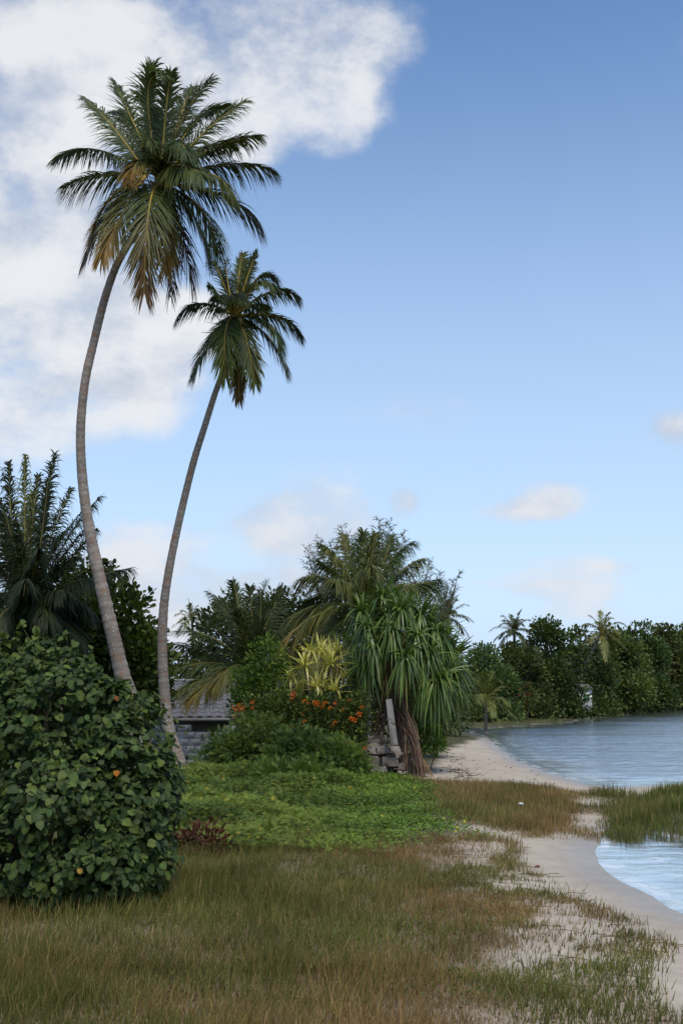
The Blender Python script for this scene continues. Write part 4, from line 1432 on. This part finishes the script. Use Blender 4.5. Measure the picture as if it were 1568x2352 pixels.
OV, OV2, DI = oval(.62), oval(.5), diamond(.6, .1)
broad_tree('almond_tree', 'dark broadleaf tree behind the two tall palm trunks', 36.0, (230, 1740), [
    (190, 1420, 0, 120, 1.5, 100), (290, 1440, -.3, 65, 1.0, 85), (325, 1500, .2, 42, .9, 85), (120, 1490, -.3, 140, 1.4, 110), (250, 1540, -.7, 130, 1.3, 100), (60, 1600, 0, 130, 1.4, 90), (300, 1600, 0, 70, 1.1, 80), (200, 1350, .4, 60, .9, 55), (335, 1590, .3, 40, 1, 80), (345, 1470, .2, 18, .5, 25), (160, 1620, 0, 140, 1.5, 80)], .20, 720, 28, ((.022, .038, .014), (.055, .085, .022)), OV, .18, spread=.24)
broad_tree('leafy_tree', 'dense dark leafy tree behind the feathery palm', 46.0, (560, 1720), [
    (560, 1470, 0, 120, 1.8, 90), (625, 1425, .3, 50, 1.2, 60), (535, 1455, .2, 62, 1.2, 60), (650, 1450, -.2, 70, 1.3, 90), (450, 1555, 0, 70, 1.2, 55), (610, 1560, -.3, 130, 1.6, 90), (475, 1560, -.4, 100, 1.2, 70), (700, 1500, .2, 60, 1.3, 100), (400, 1570, 0, 50, 1.0, 50), (760, 1520, .2, 70, 1.3, 120), (850, 1520, .3, 80, 1.3, 130), (960, 1540, .5, 80, 1.3, 110)], .19, 800, 28, ((.018, .030, .014), (.042, .062, .023)), OV2, .2, spread=.28)
broad_tree('garden_shrub', 'dark shrub filling the shade behind the screw pine trunk', 37.5, (870, 1700), [(790, 1590, 0, 70, .8, 60), (870, 1600, .2, 70, .8, 70), (950, 1600, .3, 70, .8, 60), (710, 1610, 0, 70, .8, 50), (1000, 1630, .5, 50, .8, 40), (640, 1640, .2, 70, .8, 45)], .16, 800, 11, ((.018, .030, .014), (.038, .056, .022)), OV2, .06, cat='shrub', spread=.2)
broad_tree('leafy_shrub', 'bright green leafy shrub left of the yellow striped pandanus', 33.0, (600, 1700), [
    (615, 1520, 0, 40, .6, 50), (580, 1570, -.1, 45, .6, 45), (625, 1580, -.2, 45, .6, 55), (590, 1620, -.1, 55, .6, 40), (640, 1630, 0, 45, .6, 40), (560, 1610, .1, 26, .4, 30)], .115, 420, 12, ((.035, .070, .018), (.085, .140, .032)), OV2, .05, cat='shrub', spread=.15)
broad_tree('garden_shrub', 'dark green shrub between the tall palm trunk and the roof', 35.5, (405, 1690), [(345, 1600, 0, 36, .6, 50), (345, 1645, -.2, 25, .5, 25), (330, 1560, .1, 30, .5, 40)], .13, 160, 11, ((.026, .045, .018), (.055, .085, .026)), OV, .05, cat='shrub', spread=.16)

# flowering hedge: orange flower clusters as parts
rng = np.random.default_rng(73)
FYD = 29.7
hedge = broad_tree('flowering_hedge', 'dark hedge dotted with orange flowers along the block wall', FYD, (740, 1745), [
    (690, 1640, 0, 70, .5, 45), (760, 1645, -.1, 70, .5, 50), (815, 1650, 0, 38, .4, 55), (640, 1655, .1, 50, .5, 40), (720, 1690, -.1, 90, .5, 40), (795, 1700, -.2, 45, .4, 40), (575, 1640, .2, 38, .4, 28), (610, 1620, .2, 35, .4, 25), (660, 1615, .1, 40, .4, 22), (830, 1620, .1, 22, .35, 28)], .085, 1000, 12, ((.018, .030, .012), (.052, .078, .022)), OV2, .04, cat='hedge', spread=.12, light=(.05, (.12, .14, .03)))
FL = []
for cl in ((.34, .09, .02), (.38, .13, .025), (.30, .075, .03)):
    mb = MB()
    n = 11
    dv = nrm(rng.normal(0, 1, (n, 3)) + np.array([0, -.5, .5]))
    scatter(mb, oval(.7), dv * .018, dv + rng.normal(0, .2, (n, 3)), nrm(rng.normal(0, 1, (n, 3))), .075, np.asarray(cl))
    me = mb.mesh('flower_cluster')
    me.materials.append(M['petal'])
    FL.append(me)


def cF(x, y):   # crop (500,1700) with scale 1.96
    return ((x / 1.96 + 500) * .68056, (y / 1.96 + 1700) * .68056)


for (x, y, s_) in [(600, 1330, 1), (590, 1360, 1.3), (625, 1355, 1.2), (690, 1315, 1), (690, 1350, .8), (580, 1410, 1), (960, 1260, 1.2), (955, 1285, .9), (1030, 1305, 1), (1055, 1320, .8), (1105, 1315, 1.3), (1120, 1325, 1), (1165, 1320, 1.2), (1200, 1350, 1), (1235, 1320, .8), (1325, 1300, .8), (1410, 1345, .9), (1395, 1390, 1.3), (1345, 1420, 1.2), (1365, 1430, 1.1), (1230, 1450, 1.3), (1030, 1440, 1.2), (955, 1475, 1), (925, 1505, .9), (1020, 1395, .6), (1150, 1345, .8), (560, 1345, .7), (670, 1480, .5), (1290, 1360, .6)]:
    px, py = cF(x, y)
    put(FL[rng.integers(0, 3)], at(px, py, FYD - .62 + rng.normal(0, .05)), np.array([1, 0, 0]), np.array([0, -.3, 1]), s_ * .85, hedge, 'flower_cluster')
for (px, py) in ((838, 1718), (833, 1727), (803, 1705)):
    put(FL[0], at(px, py, FYD - .75), np.array([1, 0, 0]), np.array([0, -.3, 1]), .8, hedge, 'flower_cluster')

# ------------------------------------------------------------------ ferny shrubs in front of the wall, each one a plant
rng = np.random.default_rng(81)
FERN = pinnate(7, .20, 62, .34)


def ferny(label, Yd, lobe_px, n, cols, size=.135, yellow=0.0):
    n = int(n * 4.0)
    cx_ = np.mean([l[0] for l in lobe_px])
    b = at(cx_, 1750, Yd)
    b[2] = gz(b[0], b[1])
    root = thing('ferny_shrub', label, 'shrub', b, 'ferny shrubs below the wall')
    lobes = [(at(px, py, Yd + dy), (rx / FPX * Yd, rd, rz / FPX * Yd)) for (px, py, dy, rx, rd, rz) in lobe_px]
    for c, r in lobes:
        mb = MB()
        c = np.array(c)
        tube(mb, crom([b + np.array([rng.normal(0, .15), 0, -.05]), (b + c) / 2 + rng.normal(0, .08, 3), c], 7), np.linspace(.018, .006, 7), 5, (.10, .085, .06))
        mb.build('stem', M['bark'], root, True)
    mb = MB()
    leafcloud(mb, lobes, n // 6, 6, size, rng, cols, FERN, spread=.15, shell=.35, up=-.25, light=(yellow, (.16, .17, .03)) if yellow else None)
    mb.build('foliage', M['leaf'], root)
    return root


G1, G2 = ((.028, .056, .020), (.088, .135, .036)), ((.024, .050, .022), (.070, .115, .038))
ferny('ferny green shrub against the grey wall beside the shorter palm', 29.0, [(512, 1712, 0, 30, .4, 26), (485, 1748, -.2, 35, .4, 16), (530, 1728, 0, 36, .4, 28)], 600, G2)
ferny('ferny shrub below the left orange flowers of the hedge', 28.6, [(590, 1690, 0, 55, .5, 35), (555, 1730, -.2, 55, .5, 35), (625, 1725, -.2, 55, .5, 35)], 1100, G1)
ferny('ferny shrub in the middle below the flowering hedge', 28.0, [(690, 1715, 0, 55, .5, 35), (660, 1750, -.2, 55, .5, 30), (730, 1745, -.1, 55, .5, 35)], 1100, G2)
ferny('ferny shrub just left of the stone footing', 28.0, [(785, 1740, 0, 45, .45, 32), (755, 1765, -.3, 50, .4, 24), (815, 1765, -.1, 35, .4, 24)], 800, G1)
ferny('low ferny shrub with a yellowing sprig right of the shorter palm base', 26.6, [(500, 1770, 0, 60, .5, 24), (560, 1775, -.2, 55, .5, 24), (455, 1775, .2, 35, .4, 22)], 900, G1, .02)
ferny('low ferny shrub in front of the middle of the row', 25.6, [(640, 1785, 0, 60, .5, 20), (710, 1785, -.1, 55, .5, 20)], 800, G1)

red = thing('red_leaved_shrub', 'small dark red leaved shrub at the right foot of the big bush', 'shrub', np.append(at(465, 1945, 15.6)[:2], gz(*at(465, 1945, 15.6)[:2])))
mb = MB()
rl = [(at(470, 1925, 15.6), (.26, .2, .16)), (at(430, 1935, 15.7), (.2, .2, .13)), (at(500, 1940, 15.6), (.16, .15, .10))]
leafcloud(mb, rl, 70, 7, .075, rng, ((.034, .014, .013), (.070, .030, .024)), OV2, spread=.07, shell=.3)
mb.build('foliage', M['leaf'], red)
mb = MB()
for i in range(6):
    b0 = np.array(ORG[red]) + np.array([rng.normal(0, .06), rng.normal(0, .05), -.03])
    tube(mb, crom([b0, b0 + np.array([rng.normal(0, .1), rng.normal(0, .08), .2]), b0 + np.array([rng.normal(0, .2), rng.normal(0, .1), .35])], 6), np.linspace(.010, .004, 6), 5, (.12, .07, .05))
mb.build('stem', M['bark'], red, True)

# ------------------------------------------------------------------ trees across the bay
rng = np.random.default_rng(91)
FT = [  # x, depth, half width px, top y, label
    (1045, 78, 46, 1520, 'far dark tree just right of the screw pine, leftmost across the bay'),
    (1105, 80, 52, 1488, 'far tree standing behind the young beach palm'),
    (1178, 86, 52, 1486, 'far tree whose crown hides the trunk of the bay palm'),
    (1255, 90, 62, 1420, 'highest rounded crown in the tree row across the bay'),
    (1330, 98, 50, 1452, 'far tree just left of the leaning bay palm'),
    (1405, 106, 56, 1446, 'far tree just right of the leaning bay palm'),
    (1470, 114, 48, 1432, 'peaked far tree in the right part of the bay row'),
    (1525, 124, 46, 1445, 'second far tree from the right edge across the bay'),
    (1585, 132, 55, 1436, 'rightmost far tree cut by the right edge')]
TB = [1668, 1663, 1655, 1650, 1645, 1640, 1632, 1625, 1618, 1610]
for i, (px, Yd, hw, ty, lab) in enumerate(FT):
    by = TB[i] - 3
    hw = hw * 1.3
    H_ = by - ty
    lp = []
    for k_ in range(20):                      # rounded heads scattered over the crown, lower ones nearer
        u_, v_ = rng.uniform(-1, 1), rng.random()
        top_ = ty + H_ * (.13 + .26 * u_ * u_)
        r_ = rng.uniform(.26, .42) * hw
        lp.append((px + u_ * hw * 1.05, top_ + v_ * (by - H_ * .10 - top_), -2.2 * v_ + rng.normal(0, .5), r_, rng.uniform(.9, 1.5), r_ * rng.uniform(.7, .95)))
    for u_ in (-.9, -.3, .3, .9):
        lp.append((px + u_ * hw, by - H_ * .09, -2.4, hw * .36, 1.0, H_ * .11))
    lp += [(px, ty + H_ * .55, .9, hw * 1.0, 1.2, H_ * .36), (px, ty + H_ * .14, 0, hw * .32, 1.1, H_ * .13)]
    g_ = rng.uniform(.8, 1.2)
    y_ = rng.uniform(.85, 1.2)
    broad_tree('shore_tree', lab, Yd + 2, (px, by), lp, .28 * Yd / 95, 330, 40, ((.026 * g_ * y_, .042 * g_, .020 * g_), (.068 * g_ * y_, .096 * g_, .038 * g_)), OV, .22, group='trees across the bay', spread=.42 * Yd / 95, light=(.03, (.10, .12, .04)), th=.35, shell=.62)
c_ = at(1180, 1450, 89)
quick_palm('coconut_palm', 'dark palm standing above the tree row across the bay', (c_[0], c_[1], .5), c_, 20, 2.1, rng, .15, nl=28, col=(.036, .048, .026), wd=.07)
c_ = at(1360, 1458, 101)
b_ = at(1316, 1560, 101)
quick_palm('coconut_palm', 'yellowish palm on a leaning pale trunk across the bay', (b_[0] - .7, b_[1] - 3, .5), c_ - np.array([0, 3.5, 0]), 20, 2.5, rng, .17, nl=24, col=(.080, .088, .030), wd=.08, lean=(-.3, 0, .2), els=(-60, 78))
c_ = at(1116, 1606, 66)
b_ = at(1114, 1660, 66)
quick_palm('young_palm', 'young short coconut palm at the back of the beach', (b_[0], b_[1], gz(b_[0], b_[1])), c_, 17, 2.1, rng, .10, nl=30, col=(.065, .080, .026), wd=.06, els=(-25, 82), hang=.5)
c_ = at(1072, 1640, 57)
low = broad_tree('beach_shrub', 'dark low shrub under the screw pine leaves behind the beach', 56, (1030, 1685), [(1000, 1640, 0, 45, 1.2, 40), (1045, 1640, 0, 35, 1.0, 38), (965, 1650, .3, 40, 1.2, 40), (1010, 1665, -.5, 40, .8, 20)], .15, 260, 12, ((.020, .036, .016), (.045, .07, .026)), OV, .05, cat='shrub', spread=.2)
small = broad_tree('beach_shrub', 'small bright green shrub right of the prop roots', 31.0, (985, 1720), [(985, 1695, 0, 22, .3, 24), (1000, 1705, 0, 14, .3, 14)], .12, 60, 10, ((.04, .08, .02), (.08, .14, .03)), OV2, .02, cat='shrub', spread=.1)

hut = thing('shore_hut', 'small white walled hut glimpsed under the far trees', 'hut', (at(1338, 1640, 96.4)[0], 96.4, .45))
ho = np.array(ORG[hut])
hx = at(1335, 1596, 93)
mb = MB()
V_, F_ = box_verts(1.35, 1.2, 1.9)
mb.add(V_ + ho + np.array([0, 0, .95]), F_, (.75, .75, .72))
mb.build('wall', M['paint'], hut)
mb = MB()
V_, F_ = box_verts(1.7, 1.6, .08)
V_[4:, :2] *= .5
V_[4:, 2] += .35
mb.add(V_ + ho + np.array([0, 0, 1.95]), F_, (.10, .095, .085))
mb.build('roof', M['tile'], hut)
mb = MB()
V_, F_ = box_verts(.5, .04, .6)
mb.add(V_ + ho + np.array([.2, -.61, 1.2]), F_, (.10, .22, .14))
mb.build('shutter', M['paint'], hut)
rs = broad_tree('red_flowering_shrub', 'red flowering shrub at the foot of the far trees', 82, (1210, 1650), [(1207, 1585, 0, 22, .6, 18), (1222, 1605, 0, 18, .6, 20)], .16, 60, 9, ((.03, .05, .02), (.06, .08, .025)), OV, .04, cat='shrub', spread=.16, light=(.07, (.24, .04, .03)))


# ------------------------------------------------------------------ grasses and ground cover
rng = np.random.default_rng(101)


def sample(poly, n):
    lo, hi = poly.min(0), poly.max(0)
    return rng.random((n, 2)) * (hi - lo) + lo


def grass(name, label, cat, P, hgt, wd, cols, dens=None, tipc=None, lean=.35, nseg=3, droop=.35):
    n = len(P)
    z = height(P[:, 0], P[:, 1])
    ok = z > -.06
    P, z, hgt, cols = P[ok], z[ok], hgt[ok], cols[ok]
    wd = np.broadcast_to(wd, (n,))[ok]
    n = len(P)
    base = np.stack([P[:, 0], P[:, 1], z - .01], 1)
    a_ = rng.uniform(0, 6.283, n)
    d = nrm(np.stack([np.cos(a_) * lean * rng.random(n) + .08, np.sin(a_) * lean * rng.random(n), np.ones(n)], 1))
    b_ = rng.uniform(0, 6.283, n)
    sd = nrm(np.cross(d, np.stack([np.cos(b_), np.sin(b_), np.zeros(n)], 1)))
    mb = MB()
    # bend sideways, not only down: tilt the droop into the lean direction
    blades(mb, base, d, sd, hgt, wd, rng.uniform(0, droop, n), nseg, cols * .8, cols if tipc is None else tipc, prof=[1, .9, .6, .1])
    o = mb.build(name, M['grass'])
    tag(o, label, cat, kind='stuff')
    return o


GG, GB, GS = np.array([.086, .102, .038]), np.array([.165, .118, .072]), np.array([.27, .21, .13])


def mixcol(P, bias=0.0, vivid=0.0):
    n = len(P)
    g = sstep(NA(P[:, 0], P[:, 1], .55, 4) + rng.normal(0, .12, n) + bias, .38, .62)
    c = GG[None] * g[:, None] + GB[None] * (1 - g)[:, None]
    st = rng.random(n) < .09
    c[st] = GS * .85
    pt = .72 + .56 * NB(P[:, 0] + 5, P[:, 1], 1.1, 3)
    return c * rng.uniform(.65, 1.3, (n, 1)) * pt[:, None]


# foreground: nearer blades denser
Pn = []
for (ymin, ymax, n) in ((4.5, 9.5, 160000), (9.3, 14, 120000), (13.8, 19, 80000)):
    q = sample(np.array([(-8.5, ymin), (6.0, ymax)]), n)
    Pn.append(q)
P = np.vstack(Pn)
vis = np.abs(P[:, 0]) < P[:, 1] * .42 + .8
P = P[vis]
d = poly_sd(P, PF) + (NB(P[:, 0], P[:, 1], 1.1, 3) - .5) * 1.4
keep = rng.random(len(P)) < sstep(d, -.3, .7) * (.6 + .9 * sstep(NC(P[:, 0], P[:, 1], 1.4, 3), .2, .5))
P, d = P[keep], d[keep]
left = sstep(P[:, 0] / P[:, 1], .10, -.12)
nearb = sstep(P[:, 1], 10.5, 7.0)
col = mixcol(P, .20 * left - .01 + .12 * sstep(P[:, 1], 9, 14) - .08 * nearb)
clump = sstep(NC(P[:, 0] + 11, P[:, 1], 2.6, 2), .3, .75)
hg = (.105 + .12 * clump + .07 * NB(P[:, 0], P[:, 1], .8, 2) + .04 * left) * rng.uniform(.45, 1.4, len(P)) * (.45 + .55 * sstep(d, -.1, .9))
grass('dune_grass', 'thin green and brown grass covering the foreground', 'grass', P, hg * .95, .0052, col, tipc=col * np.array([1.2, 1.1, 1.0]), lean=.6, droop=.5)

# sparse runners over the sand on the right
P = sample(np.array([(-.5, 4.5), (7, 19)]), 130000)
d = poly_sd(P, PS)
# tufts follow runner lines that creep across the sand
ln = np.abs(((P[:, 1] + .35 * P[:, 0] + 1.6 * NB(P[:, 0], P[:, 1], .5, 3)) * 2.6) % 1.0 - .5)
dn = sstep(NC(P[:, 0], P[:, 1], 1.7, 3), .40, .62) * .8 + .55 * sstep(ln, .10, .0)
keep = (rng.random(len(P)) < sstep(d, -.2, .35) * (dn * 1.9 + .10)) & (shore_d(P[:, 0], P[:, 1]) > .12)
P = P[keep]
col = mixcol(P, .08)
hg = (.055 + .11 * NB(P[:, 0], P[:, 1], 1.2, 2)) * rng.uniform(.5, 1.4, len(P))
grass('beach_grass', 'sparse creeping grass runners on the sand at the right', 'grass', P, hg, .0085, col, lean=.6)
# thin brown strands that lie on the sand
mb = MB()
PR = sample(PS, 120)
PR = PR[(poly_sd(PR, PS) > .05) & (shore_d(PR[:, 0], PR[:, 1]) > .2)]
nr = len(PR)
ar = rng.normal(.1, .35, nr)[:, None]
Lr = rng.uniform(.2, .7, nr)[:, None]
kk = np.linspace(0, 1, 7)[None]
ph = np.arange(nr)[:, None]
XR = PR[:, :1] + np.cos(ar) * Lr * kk + .05 * np.sin(kk * 7 + ph)
YR = PR[:, 1:] + np.sin(ar) * Lr * kk + .04 * np.cos(kk * 9 + ph)
ZR = height(XR.ravel(), YR.ravel()).reshape(XR.shape) + .003
for i in range(nr):
    tube(mb, np.stack([XR[i], YR[i], ZR[i]], 1), .0035, 4, np.array([.15, .10, .06]) * rng.uniform(.6, 1.4), cap=False)
o = mb.build('grass_runners', M['wrack'])
tag(o, 'brown creeping grass runners lying on the sand', 'runners', kind='stuff')

# grass on the neck of land in front of the far beach
P = sample(PM + 0, 42000)
d = poly_sd(P, PM) + (NB(P[:, 0], P[:, 1], .9, 3) - .5) * 1.8
kp = rng.random(len(P)) < sstep(d, -.2, .9)
P, d = P[kp], d[kp]
col = mixcol(P, -.03 - .12 * sstep(NB(P[:, 0], P[:, 1], .5, 2), .45, .6))
hg = (.14 + .16 * NB(P[:, 0], P[:, 1], 1.3, 3)) * rng.uniform(.4, 1.35, len(P)) * (.35 + .65 * sstep(d, 0, 1.0))
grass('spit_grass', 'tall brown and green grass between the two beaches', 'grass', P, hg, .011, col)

P = sample(PH, 60000)
d = poly_sd(P, PH) + (NB(P[:, 0], P[:, 1], .9, 3) - .5) * 1.3
kp = (rng.random(len(P)) < sstep(d, -.2, .6) * (.25 + .9 * sstep(NC(P[:, 0], P[:, 1], 1.1, 3), .3, .6))) & (P[:, 0] < P[:, 1] * .36)
P, d = P[kp], d[kp]
col = mixcol(P, .10) * np.array([.95, 1.02, .95])
hg = (.17 + .25 * NB(P[:, 0], P[:, 1], 1.0, 3)) * rng.uniform(.4, 1.35, len(P)) * (.4 + .6 * sstep(d, 0, .9))
grass('marsh_grass', 'dark green marsh grass standing between the pool and the lagoon', 'grass', P, hg, .011, col)

P = sample(PFM, 40000)
d = poly_sd(P, PFM)
P = P[(d > -.2)]
col = (np.array([.075, .085, .030])[None] * .6 + mixcol(P, .2) * .4) * rng.uniform(.7, 1.3, (len(P), 1))
grass('shore_grass', 'low green strip of grass along the far shore of the bay', 'grass', P, rng.uniform(.15, .45, len(P)), .06, col, lean=.6)

# ferny green ground cover and creeping vine
P = sample(np.array([PC.min(0) - 1.2, PC.max(0) + np.array([.8, .5])]), 125000)
P = P[np.abs(P[:, 0]) < P[:, 1] * .36]
d = poly_sd(P, PC) + (NB(P[:, 0], P[:, 1], .8, 3) - .5) * 2.2
P = P[(rng.random(len(P)) < sstep(d, -.5, .9)) & (P[:, 0] > -5.5)]
zc_ = height(P[:, 0], P[:, 1])
bump = .07 + .30 * sstep(NA(P[:, 0], P[:, 1], .9, 3), .35, .75) * sstep(P[:, 0] / P[:, 1], .07, -.03) + .05 * NB(P[:, 0], P[:, 1], 2.2, 2)
pos = np.stack([P[:, 0], P[:, 1], zc_ + bump * rng.random(len(P)) ** .45], 1)
fern_side = sstep(P[:, 0] / P[:, 1] + rng.normal(0, .02, len(P)), .02, -.02)
isf = rng.random(len(P)) < fern_side
n = len(P)
ax = nrm(np.stack([rng.normal(0, 1, n), rng.normal(-.3, 1, n), rng.normal(.15, .3, n)], 1))
nm = nrm(np.stack([rng.normal(0, .35, n), rng.normal(-.25, .35, n), np.ones(n)], 1))
tone = np.clip(NC(P[:, 0], P[:, 1], .9, 4) * 1.9 - .5 + rng.normal(0, .2, n), 0, 1)
cf = lerp3((.036, .064, .014), (.104, .148, .034), tone)
cv = lerp3((.036, .074, .012), (.092, .160, .030), tone)
yw = rng.random(n) < .012
cf[yw] = (.30, .25, .04)
cv[yw] = (.28, .26, .04)
mb = MB()
scatter(mb, pinnate(6, .24, 62, .36), pos[isf], ax[isf], nm[isf], rng.uniform(.05, .12, isf.sum()), cf[isf])
o = mb.build('fern_cover', M['leaf'])
tag(o, 'ferny green ground cover in front of the shrubs', 'ground cover', kind='stuff')
mb = MB()
q = ~isf
scatter(mb, OV, pos[q], ax[q], nm[q], rng.uniform(.035, .075, q.sum()), cv[q])
yl = rng.random(q.sum()) < .02
o = mb.build('creeping_vine', M['leaf'])
tag(o, 'bright green creeping vine beside the brown grass', 'ground cover', kind='stuff')
# broad weeds among the foreground grass
mb = MB()
P = sample(np.array([(-4, 7), (3.5, 15.5)]), 9000)
P = P[(poly_sd(P, PF) > 0) & (NA(P[:, 0] + 31, P[:, 1], .9, 3) > .60)]
n = len(P)
scatter(mb, OV2, np.stack([P[:, 0], P[:, 1], height(P[:, 0], P[:, 1]) + rng.uniform(.02, .11, n)], 1), nrm(rng.normal(0, 1, (n, 3)) + np.array([0, 0, .4])), nrm(rng.normal(0, .5, (n, 3)) + np.array([0, 0, 1])), rng.uniform(.02, .042, n), lerp3((.035, .06, .018), (.06, .09, .025), rng.random(n)))
o = mb.build('weeds', M['leaf'])
tag(o, 'patches of small green weeds in the foreground grass', 'weeds', kind='stuff')

# ------------------------------------------------------------------ wrack on the beach, litter, a fallen frond
rng = np.random.default_rng(111)
mb = MB()
for path in ([(985, 1712), (1020, 1722), (1035, 1745), (1050, 1765)], [(990, 1700), (1015, 1692), (1060, 1684)], [(1040, 1690), (1025, 1715), (1060, 1735)], [(1040, 1755), (1065, 1768), (1075, 1780)], [(1060, 1680), (1110, 1670), (1170, 1667)]):
    pw = crom([ong(px, py, .25)[:2] for px, py in path], 40)
    Q = np.repeat(pw, 3, 0)
    Q = Q + rng.normal(0, 1, Q.shape) * (.14 + .002 * Q[:, 1:])
    Q = Q[shore_d(Q[:, 0], Q[:, 1]) > .25]
    ZQ = height(Q[:, 0], Q[:, 1])
    for q, z in zip(Q, ZQ):
        Ls = rng.uniform(.03, .16)
        a_ = rng.uniform(0, 3.14)
        tube(mb, np.array([[q[0], q[1], z + .004], [q[0] + math.cos(a_) * Ls, q[1] + math.sin(a_) * Ls, z + .008]]), .007, 4, np.array([.11, .080, .060]) * rng.uniform(.6, 1.4))
Q = np.array([ong(rng.uniform(985, 1330), rng.uniform(1690, 1790), .25)[:2] for _ in range(110)])
Q = Q[shore_d(Q[:, 0], Q[:, 1]) > .4]
for q, z in zip(Q, height(Q[:, 0], Q[:, 1])):
    tube(mb, np.array([[q[0], q[1], z], [q[0] + rng.normal(0, .04), q[1] + rng.normal(0, .04), z + .02]]), rng.uniform(.004, .011), 4, (.07, .055, .045))
o = mb.build('seaweed', M['wrack'])
tag(o, 'dry brown seaweed scattered in lines on the far beach', 'seaweed', kind='stuff')

dp0 = at(968, 1690, 29.6)
dp0[2] = gz(dp0[0], dp0[1]) + .45
dt_ = np.array([dp0[0] + .25, dp0[1] - .3, gz(dp0[0], dp0[1]) + .03])
root = thing('fallen_frond', 'dry brown palm frond hanging beside the prop roots', 'frond', (dt_[0], dt_[1], gz(dt_[0], dt_[1])))
frond(root, dp0 + np.array([-.35, .3, .15]), dp0 + np.array([.1, 0, .1]), dt_, 26, .42, .02, rng, (.13, .085, .06), None, hang=1.0, lift=0, rr=.02, rib=(.18, .11, .07))


def litter(name, label, cat, px, py, s_, cl, z=.3):
    p = ong(px, py, z)
    zz = gz(p[0], p[1])
    Vb, Fb = blob(rng, .25)
    mb = MB()
    mb.add(Vb * np.array([s_, s_ * .7, s_ * .45]), Fb, cl)
    me = mb.mesh(name)
    o = link(name, me, M['plastic'])
    o.location = (p[0], p[1], zz + s_ * .3 + (.12 if cat == 'bag' else 0))
    tag(o, label, cat)


litter('plastic_bag', 'crumpled white plastic bag caught in the brown grass by the beach', 'bag', 1194, 1842, .055, (.62, .64, .66))
litter('coral_lump', 'pale coral lump at the edge of the creeping vine', 'stone', 897, 1930, .06, (.42, .40, .38))
litter('pebble', 'dark pebble on the far sand right of the prop roots', 'pebble', 1013, 1763, .05, (.05, .045, .04), .25)
litter('dry_husk', 'small reddish dry husk on the near sand beach', 'husk', 1233, 1966, .035, (.16, .05, .035), .2)
